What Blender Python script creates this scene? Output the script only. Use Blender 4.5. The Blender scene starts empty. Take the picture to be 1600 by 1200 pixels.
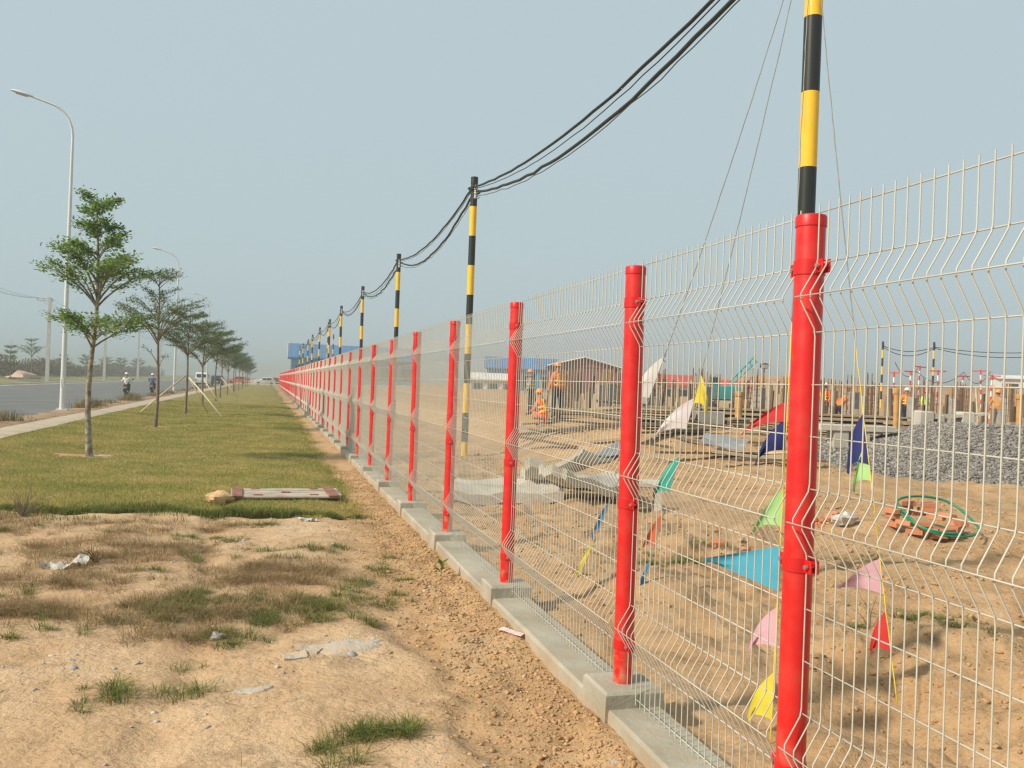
import bpy, math, random
import numpy as np
from mathutils import Vector, Matrix

random.seed(7)
RNG = np.random.default_rng(11)
scn = bpy.context.scene
COL = scn.collection
R = math.radians

# ------------------------------------------------------------------ camera, sky, sun, exposure
# x = metres to the right of the fence line, y = metres along the fence, z = 0 at the foot of the red posts
EYE = Vector((-2.04, 0.0, 1.68))
YAW, ROLL, PITCH = math.atan2(.2723, .9622), math.atan(.038), 3.5 / 1350
cam_data = bpy.data.cameras.new('camera')
cam = bpy.data.objects.new('camera', cam_data)
COL.objects.link(cam)
cam_data.sensor_width = 36.0
cam_data.lens = 36.0 * 1350 / 1600
cam_data.clip_start, cam_data.clip_end = .05, 6000
cam.matrix_world = (Matrix.Translation(EYE) @ Matrix.Rotation(-YAW, 4, 'Z') @ Matrix.Rotation(R(90) + PITCH, 4, 'X')
                    @ Matrix.Rotation(ROLL, 4, 'Z'))
scn.camera = cam

SUN_ELEV = R(36)
TO_SUN = Vector((-.97, -.22, 0)).normalized() * math.cos(SUN_ELEV) + Vector((0, 0, math.sin(SUN_ELEV)))
world = bpy.data.worlds.new('World')
scn.world = world
world.use_nodes = True
wn, wl = world.node_tree.nodes, world.node_tree.links
wn.clear()
sky = wn.new('ShaderNodeTexSky')
sky.sky_type = 'NISHITA'
sky.sun_disc = False
sky.sun_elevation = SUN_ELEV
sky.sun_rotation = math.atan2(TO_SUN.x, TO_SUN.y)
sky.dust_density = 6.0
sky.air_density = 1.2
sky.ozone_density = 1.0
hue = wn.new('ShaderNodeMix')                       # thick dry-season haze: the sky's own colour mixed into one even grey blue
hue.data_type = 'RGBA'
hue.inputs[0].default_value = .88
hue.inputs[7].default_value = (5.0, 6.15, 6.52, 1)
wl.new(sky.outputs[0], hue.inputs[6])
bg = wn.new('ShaderNodeBackground')
bg.inputs[1].default_value = .10
wo = wn.new('ShaderNodeOutputWorld')
wl.new(hue.outputs[2], bg.inputs[0])
wl.new(bg.outputs[0], wo.inputs[0])

sun_data = bpy.data.lights.new('sun', 'SUN')
sun_data.energy = 4.7
sun_data.angle = R(4.5)
sun_data.color = (1.0, .90, .76)
sun = bpy.data.objects.new('sun', sun_data)
COL.objects.link(sun)
sun.rotation_euler = (-TO_SUN).to_track_quat('-Z', 'Y').to_euler()

scn.view_settings.view_transform = 'Standard'
scn.view_settings.look = 'None'
scn.view_settings.exposure = 0.10
scn.view_settings.gamma = 1.0
scn.view_settings.use_curve_mapping = False
scn.render.engine = 'CYCLES'
scn.cycles.use_denoising = True
scn.cycles.max_bounces = 6
scn.cycles.diffuse_bounces = 3
scn.cycles.volume_bounces = 1
scn.cycles.transparent_max_bounces = 8
scn.cycles.filter_width = 1.35

# ------------------------------------------------------------------ helpers
def hash2(i, j, s):
    h = (i * 374761393 + j * 668265263 + s * 2147483647) & 0xFFFFFFFF
    h = ((h ^ (h >> 13)) * 1274126177) & 0xFFFFFFFF
    return ((h ^ (h >> 16)) & 0xFFFF) / 65535.0

def vnoise(x, y, s=0):
    x, y = np.asarray(x, float), np.asarray(y, float)
    xi, yi = np.floor(x).astype(np.int64), np.floor(y).astype(np.int64)
    fx, fy = x - xi, y - yi
    fx, fy = fx * fx * (3 - 2 * fx), fy * fy * (3 - 2 * fy)
    a, b = hash2(xi, yi, s), hash2(xi + 1, yi, s)
    c, d = hash2(xi, yi + 1, s), hash2(xi + 1, yi + 1, s)
    return (a * (1 - fx) + b * fx) * (1 - fy) + (c * (1 - fx) + d * fx) * fy - .5

def fbm(x, y, s=0, o=4):
    t, a = 0, 1
    for k in range(o):
        t = t + a * vnoise(x * 2 ** k, y * 2 ** k, s + k)
        a *= .5
    return t

def sstep(a, b, v):
    t = np.clip((np.asarray(v, float) - a) / (b - a), 0, 1)
    return t * t * (3 - 2 * t)

def gauss(x, y, cx, cy, rx, ry=None):
    return np.exp(-((x - cx) / rx) ** 2 - ((y - cy) / (ry or rx)) ** 2)

def ground_z(x, y):
    x, y = np.asarray(x, float), np.asarray(y, float)
    dep = (x - EYE.x) * .2723 + y * .9622
    near = 1 - sstep(14, 34, np.hypot(x + 2, y))
    # road side: a trampled platform, a loose lower strip against the plinth, the lawn rising to the pavement
    plat = -.17 + (.05 * fbm(x * .8, y * .8, 3) + .008 * np.abs(fbm(x * 2.6, y * 2.2, 7, 3)) - .03 * np.exp(-((x + 2.55 + .12 * np.sin(y * .7)) / .13) ** 2)) * near + .035 * gauss(x, y, -2.3, 5.1, .5, .4) + .05 * gauss(x, y, -1.55, 4.9, .35)
    plat = plat + .14 * sstep(-5.2, -8.3, x) - .16 * sstep(-9.3, -10.1, x)
    strip = -.215 + .05 * fbm(x * 2, y * 2, 9) * near + .03 * sstep(-.5, -.2, x)
    edge = -1.02 + .35 * fbm(y * .9, x * 0 + 3.3, 5, 3) * near
    soft = .07 + .30 * sstep(5.0, 8.5, y)
    m = sstep(-1, 1, (x - edge) / soft)
    left = plat * (1 - m) + strip * m
    # building site: lumpy sand, rising to the trampled plateau, a far embankment
    rise = sstep(15, 27, dep) * sstep(3.2, 7.0, x)
    site = -.23 + .80 * rise + .5 * sstep(40, 90, dep) * sstep(6, 30, x)
    lump = sstep(.3, 1.4, x)
    site = site + lump * near * (.16 * fbm(x * .7, y * .7, 21) + .15 * np.abs(fbm(x * 1.9, y * 1.9, 25)) + .10 * np.abs(fbm(x * 4.2, y * 4.2, 27, 3)) * (1 - sstep(11, 13, y)))
    site = site + lump * (.16 * gauss(x, y, 2.6, 5.2, .8) - .20 * gauss(x, y, 1.7, 4.6, .5, .7) + .14 * gauss(x, y, 1.3, 7.2, .6)
                          + .12 * gauss(x, y, 4.4, 7.2, 1.2) + .20 * gauss(x, y, 6.5, 10.4, .9) + .10 * gauss(x, y, 3.5, 9.6, 1.6))
    site = site + .42 * gauss(x, y, 7.6, 20.2, 1.7, 1.3) + .5 * gauss(x, y, 10.6, 20.0, 1.6, 1.3) + .25 * gauss(x, y, 5.2, 21.6, 1.6)
    site = site + .55 * gauss(x, y, 8.4, 25.6, 1.5, 1.0) + .2 * fbm(x * .3, y * .3, 33) * sstep(18, 30, dep) * sstep(3, 6, x)
    far = sstep(105, 140, dep) * sstep(.35, .62, x / np.maximum(y, 1)) * sstep(1600, 700, dep)
    site = site + far * (3.0 + 2.2 * fbm(x * .03, y * .03, 41) + .8 * fbm(x * .15, y * .15, 43))
    site = np.maximum(site, -.6)
    s = sstep(-.12, .12, x)
    z = left * (1 - s) + site * s
    fine = .022 * fbm(x * 5, y * 5, 13, 3) + .012 * np.abs(fbm(x * 14, y * 14, 17, 2))
    rough = .85 + 1.1 * sstep(-1.2, -.8, x)
    z = z + fine * rough * (1 - sstep(10, 24, np.hypot(x + 2, y)))
    z = np.where((x < -9.9) | ((x < -8.0) & (x > -9.5)), np.minimum(z, -.06), z)
    return np.where(x < -25.9, .05 + .12 * fbm(x * .2, y * .2, 51) + .15 * sstep(-26, -30, x), z)

def gz(x, y):
    return float(ground_z(np.array([x]), np.array([y]))[0])

class MB:
    """collects faces of one mesh object"""
    def __init__(s):
        s.v, s.f, s.m, s.n = [], [], [], 0
    def add(s, v, f, m=0):
        v = np.asarray(v, float).reshape(-1, 3)
        s.v.append(v)
        for q in f:
            s.f.append([int(i) + s.n for i in q])
            s.m.append(m)
        s.n += len(v)
        return s
    def box(s, c, d, m=0, rz=0, rx=0, ry=0, bev=0):
        hx, hy, hz = d[0] / 2, d[1] / 2, d[2] / 2
        if bev:
            b = min(bev, hx * .9, hy * .9, hz * .9)
            v = np.array([(sx * (hx - i), sy * (hy - i), z) for z, i in ((-hz, b), (-hz + b, 0), (hz - b, 0), (hz, b))
                          for sx, sy in ((-1, -1), (1, -1), (1, 1), (-1, 1))])
            f = [(3, 2, 1, 0), (12, 13, 14, 15)]
            for k in range(3):
                for i in range(4):
                    f.append((k * 4 + i, k * 4 + (i + 1) % 4, k * 4 + 4 + (i + 1) % 4, k * 4 + 4 + i))
        else:
            v = np.array([(x, y, z) for z in (-hz, hz) for x, y in ((-hx, -hy), (hx, -hy), (hx, hy), (-hx, hy))])
            f = [(3, 2, 1, 0), (4, 5, 6, 7), (0, 1, 5, 4), (1, 2, 6, 5), (2, 3, 7, 6), (3, 0, 4, 7)]
        if rx or ry or rz:
            M = np.array(Matrix.Rotation(rz, 3, 'Z') @ Matrix.Rotation(ry, 3, 'Y') @ Matrix.Rotation(rx, 3, 'X'))
            v = v @ M.T
        return s.add(v + np.array(c), f, m)
    def tube(s, pts, r, n=8, m=0, caps=True):
        P = np.asarray(pts, float)
        k = len(P)
        rr = np.broadcast_to(np.asarray(r, float), (k,))
        T = np.gradient(P, axis=0)
        T /= np.linalg.norm(T, axis=1)[:, None] + 1e-12
        up = np.array([0, 0, 1.]) if abs(T[0][2]) < .9 else np.array([1., 0, 0])
        vs = []
        A = np.cross(T[0], up)
        A /= np.linalg.norm(A)
        a = np.arange(n) * 2 * math.pi / n
        for i in range(k):
            A = A - T[i] * (A @ T[i])
            A /= np.linalg.norm(A) + 1e-12
            B = np.cross(T[i], A)
            vs.append(P[i] + rr[i] * (np.cos(a)[:, None] * A + np.sin(a)[:, None] * B))
        f = []
        for i in range(k - 1):
            for j in range(n):
                f.append((i * n + j, i * n + (j + 1) % n, (i + 1) * n + (j + 1) % n, (i + 1) * n + j))
        if caps:
            f += [list(range(n - 1, -1, -1)), list(range((k - 1) * n, k * n))]
        return s.add(np.concatenate(vs), f, m)
    def lathe(s, prof, n=16, c=(0, 0, 0), m=0, ax='z'):
        a = np.arange(n) * 2 * math.pi / n
        v = np.array([(r * math.cos(t), r * math.sin(t), z) for r, z in prof for t in a])
        if ax == 'x':
            v = v[:, [2, 0, 1]]
        elif ax == 'y':
            v = v[:, [1, 2, 0]]
        f = []
        for i in range(len(prof) - 1):
            for j in range(n):
                f.append((i * n + j, i * n + (j + 1) % n, (i + 1) * n + (j + 1) % n, (i + 1) * n + j))
        f += [list(range(n - 1, -1, -1)), list(range((len(prof) - 1) * n, len(prof) * n))]
        return s.add(v + np.array(c), f, m)
    def loft(s, rings, m=0, caps=True):
        n = len(rings[0])
        v = np.concatenate([np.asarray(q, float) for q in rings])
        f = []
        for i in range(len(rings) - 1):
            for j in range(n):
                f.append((i * n + j, i * n + (j + 1) % n, (i + 1) * n + (j + 1) % n, (i + 1) * n + j))
        if caps:
            f += [list(range(n - 1, -1, -1)), list(range((len(rings) - 1) * n, len(rings) * n))]
        return s.add(v, f, m)
    def prism(s, poly, y0, y1, m=0):
        """poly: (x, z) outline, extruded along y"""
        return s.loft([[(x, y0, z) for x, z in poly], [(x, y1, z) for x, z in poly]], m)
    def mesh(s, name, mats, smooth=False):
        me = bpy.data.meshes.new(name)
        me.from_pydata(np.concatenate(s.v).tolist(), [], s.f)
        for q in (mats if isinstance(mats, (list, tuple)) else [mats]):
            me.materials.append(q)
        me.polygons.foreach_set('material_index', s.m)
        if smooth:
            me.polygons.foreach_set('use_smooth', [True] * len(me.polygons))
            if smooth is not True:
                me.set_sharp_from_angle(angle=R(smooth))
        me.update()
        return me
    def build(s, name, mats, parent=None, smooth=False, loc=None, rz=0):
        return put(name, s.mesh(name, mats, smooth), parent, loc, rz)

def put(name, me, parent=None, loc=None, rz=0):
    o = bpy.data.objects.new(name, me)
    COL.objects.link(o)
    o.parent = parent
    if loc is not None:
        o.location = loc
    if rz:
        o.rotation_euler.z = rz
    return o

def tag(o, label=None, cat=None, group=None, kind=None):
    for k, v in (('label', label), ('category', cat), ('group', group), ('kind', kind)):
        if v:
            o[k] = v
    return o

def thing(name, loc, label, cat, group=None, rz=0):
    return tag(put(name, None, None, loc, rz), label, cat, group)

def copy_tree(o, parent=None):
    c = o.copy()
    COL.objects.link(c)
    c.parent = parent
    for ch in list(o.children):
        copy_tree(ch, c)
    return c

def fast_mesh(name, V, Fq, mats, k, smooth=False):
    """V (n,3), Fq (f,k) numpy arrays, every face k corners"""
    me = bpy.data.meshes.new(name)
    me.vertices.add(len(V))
    me.vertices.foreach_set('co', np.asarray(V, np.float32).ravel())
    me.loops.add(Fq.size)
    me.loops.foreach_set('vertex_index', np.asarray(Fq, np.int32).ravel())
    me.polygons.add(len(Fq))
    me.polygons.foreach_set('loop_start', np.arange(0, Fq.size, k, dtype=np.int32))
    me.materials.append(mats)
    if smooth:
        me.polygons.foreach_set('use_smooth', np.ones(len(Fq), bool))
    me.update(calc_edges=True)
    me.validate()
    return me

ORD = ['first', 'second', 'third', 'fourth', 'fifth', 'sixth', 'seventh', 'eighth', 'ninth', 'tenth', 'eleventh', 'twelfth', 'thirteenth',
       'fourteenth', 'fifteenth', 'sixteenth', 'seventeenth']

# ------------------------------------------------------------------ materials
def mat(name, c1, c2=None, scale=4.0, rough=.7, bump=0.0, bscale=None, metal=0.0, detail=5, spec=.4, lo=.35, hi=.65, island=0.0, obj_rand=0.0):
    m = bpy.data.materials.new(name)
    m.use_nodes = True
    N, L = m.node_tree.nodes, m.node_tree.links
    b = N['Principled BSDF']
    b.inputs['Roughness'].default_value = rough
    b.inputs['Metallic'].default_value = metal
    b.inputs['Specular IOR Level'].default_value = spec
    c2 = c2 or tuple(min(1, x * .8) for x in c1)
    tc = N.new('ShaderNodeTexCoord')
    n = N.new('ShaderNodeTexNoise')
    n.inputs['Scale'].default_value = scale
    n.inputs['Detail'].default_value = detail
    L.new(tc.outputs['Object'], n.inputs['Vector'])
    r = N.new('ShaderNodeValToRGB')
    r.color_ramp.elements[0].position, r.color_ramp.elements[1].position = lo, hi
    r.color_ramp.elements[0].color = (*c1, 1)
    r.color_ramp.elements[1].color = (*c2, 1)
    fac = n.outputs['Fac']
    if island or obj_rand:
        g = N.new('ShaderNodeNewGeometry') if island else N.new('ShaderNodeObjectInfo')
        src = g.outputs['Random Per Island'] if island else g.outputs['Random']
        mx = N.new('ShaderNodeMix')
        mx.inputs[0].default_value = island or obj_rand
        L.new(fac, mx.inputs[2])
        L.new(src, mx.inputs[3])
        fac = mx.outputs[0]
    L.new(fac, r.inputs['Fac'])
    L.new(r.outputs['Color'], b.inputs['Base Color'])
    if bump:
        n2 = N.new('ShaderNodeTexNoise')
        n2.inputs['Scale'].default_value = bscale or scale * 4
        n2.inputs['Detail'].default_value = 6
        L.new(tc.outputs['Object'], n2.inputs['Vector'])
        bp = N.new('ShaderNodeBump')
        bp.inputs['Strength'].default_value = 1.0
        bp.inputs['Distance'].default_value = bump
        L.new(n2.outputs['Fac'], bp.inputs['Height'])
        L.new(bp.outputs['Normal'], b.inputs['Normal'])
    return m

def leafy(m, trans):
    """thin leaves and cloth let some light through"""
    N, L = m.node_tree.nodes, m.node_tree.links
    b = N['Principled BSDF']
    t = N.new('ShaderNodeBsdfTranslucent')
    src = b.inputs['Base Color'].links[0].from_socket
    L.new(src, t.inputs['Color'])
    mx = N.new('ShaderNodeMixShader')
    mx.inputs[0].default_value = trans
    out = N['Material Output']
    L.new(b.outputs[0], mx.inputs[1])
    L.new(t.outputs[0], mx.inputs[2])
    L.new(mx.outputs[0], out.inputs['Surface'])
    return m

def ground_mat():
    m = bpy.data.materials.new('sandy_soil')
    m.use_nodes = True
    N, L = m.node_tree.nodes, m.node_tree.links
    b = N['Principled BSDF']
    b.inputs['Roughness'].default_value = .95
    b.inputs['Specular IOR Level'].default_value = .15
    tc = N.new('ShaderNodeTexCoord')
    def noise(s, d=6, dist=0.0, rough=.55):
        n = N.new('ShaderNodeTexNoise')
        n.inputs['Scale'].default_value = s
        n.inputs['Detail'].default_value = d
        n.inputs['Roughness'].default_value = rough
        n.inputs['Distortion'].default_value = dist
        L.new(tc.outputs['Object'], n.inputs['Vector'])
        return n.outputs['Fac']
    def ramp(f, stops):
        r = N.new('ShaderNodeValToRGB')
        e = r.color_ramp.elements
        while len(e) < len(stops):
            e.new(.5)
        for k, (p, c) in enumerate(stops):
            e[k].position = p
            e[k].color = (*c, 1) if isinstance(c, tuple) else (c, c, c, 1)
        L.new(f, r.inputs['Fac'])
        return r.outputs['Color']
    def mix(f, a, c, mode='MIX'):
        x = N.new('ShaderNodeMix')
        x.data_type = 'RGBA'
        x.blend_type = mode
        if isinstance(f, float):
            x.inputs[0].default_value = f
        else:
            L.new(f, x.inputs[0])
        for i, q in ((6, a), (7, c)):
            if isinstance(q, tuple):
                x.inputs[i].default_value = (*q, 1)
            else:
                L.new(q, x.inputs[i])
        return x.outputs[2]
    base = ramp(noise(.9, 7, .4), [(.30, (.43, .266, .145)), (.46, (.515, .343, .196)), (.60, (.56, .392, .238)), (.75, (.48, .355, .235))])
    loose = ramp(noise(2.2, 8), [(.30, (.38, .232, .115)), (.55, (.46, .295, .155)), (.72, (.50, .345, .20))])
    sx = N.new('ShaderNodeSeparateXYZ')
    L.new(tc.outputs['Object'], sx.inputs[0])
    mr = N.new('ShaderNodeMapRange')
    mr.inputs[1].default_value, mr.inputs[2].default_value = -1.25, -.85
    L.new(sx.outputs[0], mr.inputs[0])
    col = mix(mr.outputs[0], base, loose)
    far = N.new('ShaderNodeMapRange')
    far.inputs[1].default_value, far.inputs[2].default_value = 90, 140
    L.new(sx.outputs[1], far.inputs[0])
    right = N.new('ShaderNodeMapRange')
    right.inputs[1].default_value, right.inputs[2].default_value = 45, 75
    L.new(sx.outputs[0], right.inputs[0])
    col = mix(right.outputs[0], col, ramp(noise(.08, 5), [(.4, (.36, .20, .11)), (.6, (.46, .29, .17))]))
    verge = N.new('ShaderNodeMapRange')
    verge.inputs[1].default_value, verge.inputs[2].default_value = -25.5, -27.5
    L.new(sx.outputs[0], verge.inputs[0])
    col = mix(verge.outputs[0], col, ramp(noise(.25, 6), [(.40, (.15, .16, .055)), (.62, (.30, .24, .11))]))
    speck = ramp(noise(38, 3, 0, .7), [(.30, .55), (.42, 1.0), (.66, 1.0), (.78, 1.18)])
    col = mix(1.0, col, speck, 'MULTIPLY')
    grey = ramp(noise(11, 5, .6), [(.66, 0.0), (.74, 1.0)])
    col = mix(grey, col, (.42, .37, .30))
    damp = ramp(noise(3.4, 7, .8), [(.33, .74), (.45, 1.0)])
    col = mix(1.0, col, damp, 'MULTIPLY')
    L.new(col, b.inputs['Base Color'])
    prev = None
    for s, d, dist in ((6, 8, .030), (24, 6, .012), (90, 4, .004)):
        bp = N.new('ShaderNodeBump')
        bp.inputs['Distance'].default_value = dist
        bp.inputs['Strength'].default_value = .9
        L.new(noise(s, d), bp.inputs['Height'])
        if prev:
            L.new(prev, bp.inputs['Normal'])
        prev = bp.outputs['Normal']
    L.new(prev, b.inputs['Normal'])
    return m

M_soil = ground_mat()
M_lawn = mat('lawn_turf', (.19, .175, .045), (.34, .25, .10), 1.1, .95, .02, 30, spec=.1, lo=.38, hi=.72, detail=9)
M_asphalt = mat('asphalt', (.125, .128, .124), (.165, .162, .152), .35, .85, .004, 60, spec=.3)
M_pave = mat('pavement', (.40, .32, .225), (.48, .40, .30), 1.3, .9, .01, 30)
M_verge = mat('verge_soil', (.28, .17, .095), (.38, .255, .15), 1.6, .95, .03, 20)
M_kerb = mat('kerb_concrete', (.55, .51, .43), (.66, .62, .52), 1.2, .85)
M_conc = mat('concrete', (.30, .272, .205), (.41, .38, .305), 2.6, .85, .006, 26, detail=8)
def soil_splash(m):
    N, L = m.node_tree.nodes, m.node_tree.links
    b = N['Principled BSDF']
    src = b.inputs['Base Color'].links[0].from_socket
    tc, sp, n = N.new('ShaderNodeTexCoord'), N.new('ShaderNodeSeparateXYZ'), N.new('ShaderNodeTexNoise')
    n.inputs['Scale'].default_value, n.inputs['Detail'].default_value = 7, 8
    L.new(tc.outputs['Object'], sp.inputs[0])
    L.new(tc.outputs['Object'], n.inputs['Vector'])
    ad = N.new('ShaderNodeMath')
    ad.operation = 'MULTIPLY_ADD'
    ad.inputs[1].default_value = -.34
    L.new(n.outputs['Fac'], ad.inputs[0])
    L.new(sp.outputs[2], ad.inputs[2])
    mr = N.new('ShaderNodeMapRange')
    mr.inputs[1].default_value, mr.inputs[2].default_value, mr.inputs[3].default_value, mr.inputs[4].default_value = -.42, -.24, .85, 0
    L.new(ad.outputs[0], mr.inputs[0])
    mx = N.new('ShaderNodeMix')
    mx.data_type = 'RGBA'
    mx.inputs[7].default_value = (.40, .275, .155, 1)
    L.new(mr.outputs[0], mx.inputs[0])
    L.new(src, mx.inputs[6])
    L.new(mx.outputs[2], b.inputs['Base Color'])
    return m
soil_splash(M_conc)
M_conc2 = mat('concrete_pale', (.41, .375, .31), (.55, .51, .44), 1.8, .85, .008, 18, detail=8)
M_concd = mat('concrete_dark', (.24, .23, .21), (.35, .33, .29), 2.4, .85, .008, 22)
M_red = mat('red_paint', (.63, .012, .011), (.56, .010, .010), 3.0, .36, .0008, 50, spec=.5)
M_redcap = mat('red_plastic_cap', (.58, .012, .012), (.52, .011, .011), 5, .42)
def dusty(m, zlo, zhi):
    N, L = m.node_tree.nodes, m.node_tree.links
    b = N['Principled BSDF']
    src = b.inputs['Base Color'].links[0].from_socket
    tc, sp, n, oi = N.new('ShaderNodeTexCoord'), N.new('ShaderNodeSeparateXYZ'), N.new('ShaderNodeTexNoise'), N.new('ShaderNodeObjectInfo')
    n.inputs['Scale'].default_value, n.inputs['Detail'].default_value = 14, 8
    va = N.new('ShaderNodeVectorMath')
    L.new(tc.outputs['Object'], va.inputs[0])
    L.new(oi.outputs['Location'], va.inputs[1])
    L.new(va.outputs[0], n.inputs['Vector'])
    L.new(tc.outputs['Object'], sp.inputs[0])
    mr = N.new('ShaderNodeMapRange')
    mr.inputs[1].default_value, mr.inputs[2].default_value, mr.inputs[3].default_value, mr.inputs[4].default_value = zlo, zhi, 1.0, .10
    L.new(sp.outputs[2], mr.inputs[0])
    rp = N.new('ShaderNodeValToRGB')
    rp.color_ramp.elements[0].position, rp.color_ramp.elements[1].position = .42, .72
    L.new(n.outputs['Fac'], rp.inputs['Fac'])
    mu = N.new('ShaderNodeMath')
    mu.operation = 'MULTIPLY'
    L.new(mr.outputs[0], mu.inputs[0])
    L.new(rp.outputs['Color'], mu.inputs[1])
    mx = N.new('ShaderNodeMix')
    mx.data_type = 'RGBA'
    mx.inputs[7].default_value = (.48, .26, .16, 1)
    L.new(mu.outputs[0], mx.inputs[0])
    L.new(src, mx.inputs[6])
    L.new(mx.outputs[2], b.inputs['Base Color'])
    return m
dusty(M_red, .0, .38)
M_wire = mat('pale_wire', (.52, .505, .425), (.47, .455, .385), 6, .5, spec=.4)
M_bolt = mat('galvanised_bolt', (.50, .48, .44), (.40, .38, .35), 20, .35, metal=.8)
M_black = mat('black_paint', (.016, .018, .017), (.03, .032, .03), 6, .42)
M_cable = mat('black_cable', (.016, .022, .020), (.028, .034, .03), 8, .5)
M_white = mat('white_porcelain', (.74, .73, .70), (.66, .65, .62), 8, .3)
M_galv = mat('galvanised_steel', (.66, .67, .64), (.58, .60, .58), 1.6, .5, metal=.1)
M_lens = mat('lamp_lens', (.55, .56, .55), (.45, .46, .46), 8, .2)
M_upole = mat('pale_concrete_pole', (.52, .50, .44), (.60, .58, .52), 2, .85)
M_bark = mat('bark', (.175, .135, .095), (.34, .30, .235), 9, .9, .012, 30, lo=.42, hi=.58)
M_bark2 = mat('bark_brown', (.15, .105, .070), (.24, .18, .125), 7, .9, .012, 26)
M_leaf = leafy(mat('leaf_green', (.10, .205, .036), (.30, .42, .095), .9, .55, island=.7, lo=.15, hi=.85), .38)
M_leaf2 = leafy(mat('leaf_olive', (.066, .120, .032), (.18, .225, .068), .9, .6, island=.7, lo=.15, hi=.85), .35)
M_grass = leafy(mat('grass_green', (.070, .120, .022), (.27, .26, .075), .8, .8, island=.55, lo=.25, hi=.8, spec=.2), .3)
M_lgrass = leafy(mat('lawn_grass', (.175, .225, .045), (.50, .395, .140), .55, .85, island=.34, lo=.33, hi=.62, detail=8, spec=.15), .3)
M_straw = leafy(mat('dry_straw', (.13, .080, .034), (.42, .30, .135), 1.2, .85, island=.7, lo=.15, hi=.85), .25)
M_stone = mat('grey_stone', (.26, .25, .235), (.50, .47, .42), 3, .85, island=.8, lo=.1, hi=.9)
M_clod = mat('soil_clod', (.36, .215, .100), (.50, .325, .175), 3, .95, island=.7, lo=.1, hi=.9, spec=.1)
M_gravel = mat('crushed_stone', (.112, .103, .092), (.34, .315, .28), 4, .85, island=.85, lo=.1, hi=.95)
M_wood = mat('weathered_timber', (.30, .215, .125), (.43, .33, .21), 3, .85, .004, 30, obj_rand=.5, lo=.2, hi=.8)
M_woodd = mat('dark_timber', (.10, .075, .05), (.20, .15, .10), 3, .9, obj_rand=.5, lo=.2, hi=.8)
M_bamboo = mat('pale_bamboo', (.62, .52, .34), (.52, .42, .25), 5, .7)
M_rust = mat('rust_column', (.42, .20, .06), (.55, .30, .09), 5, .75)
M_skin = mat('skin', (.32, .17, .10), (.36, .20, .125), 6, .6)
M_orange = mat('orange_cloth', (.92, .20, .035), (.84, .17, .03), 5, .75)
M_yelstripe = mat('yellow_reflective_tape', (.90, .66, .10), (.85, .60, .08), 6, .5)
M_navy = mat('dark_trousers', (.018, .020, .028), (.03, .033, .042), 6, .8)
M_orhelm = mat('orange_helmet', (.86, .33, .08), (.80, .28, .06), 6, .35)
M_whelm = mat('white_helmet', (.80, .79, .76), (.74, .73, .70), 6, .3)
M_rhelm = mat('red_helmet', (.66, .06, .03), (.6, .05, .03), 6, .35)
M_shirtw = mat('cream_shirt', (.80, .77, .70), (.72, .69, .62), 6, .8)
M_shirtb = mat('blue_shirt', (.07, .14, .27), (.055, .11, .22), 6, .8)
M_shirtg = mat('grey_shirt', (.30, .30, .29), (.24, .24, .235), 6, .8)
M_lime = mat('lime_vest', (.52, .70, .14), (.48, .62, .12), 6, .7)
M_rubber = mat('tyre_rubber', (.018, .018, .018), (.03, .03, .03), 10, .85)
M_vanwhite = mat('white_vehicle_paint', (.86, .86, .84), (.82, .82, .80), 1, .25)
M_glass = mat('dark_vehicle_glass', (.03, .04, .042), (.02, .028, .03), 2, .08, spec=.6)
M_tail = mat('red_tail_lamp', (.5, .03, .02), (.45, .02, .02), 6, .25)
M_hose = mat('green_hose', (.015, .22, .11), (.02, .18, .09), 12, .4)
M_brick = mat('red_brick', (.42, .155, .075), (.55, .25, .13), 6, .9, .003, 40, obj_rand=.6, lo=.1, hi=.9)
M_plasticw = mat('white_plastic_film', (.56, .54, .50), (.40, .37, .32), 14, .5)
M_bluesheet = mat('blue_grey_sheet', (.17, .19, .205), (.24, .255, .26), 2, .5)
M_bluehall = mat('blue_roof_sheet', (.055, .16, .33), (.06, .18, .36), .5, .5)
M_tealhall = mat('blue_wall_sheet', (.06, .25, .42), (.075, .28, .44), .5, .6)
M_pinkwall = mat('pink_barge_board', (.60, .38, .36), (.55, .34, .33), 1, .7)
M_maroon = mat('maroon_wall', (.17, .065, .06), (.21, .085, .075), 1, .8)
M_whitewall = mat('white_wall', (.72, .70, .66), (.64, .62, .58), .6, .8)
M_redroof = mat('red_roof_sheet', (.52, .07, .05), (.45, .06, .045), 1, .6)
M_tealm = mat('teal_machine_paint', (.05, .30, .30), (.045, .25, .26), 2, .4)
M_scrub = leafy(mat('scrub_leaf', (.040, .055, .022), (.20, .115, .055), .12, .8, island=.45, lo=.25, hi=.7), .2)

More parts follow.
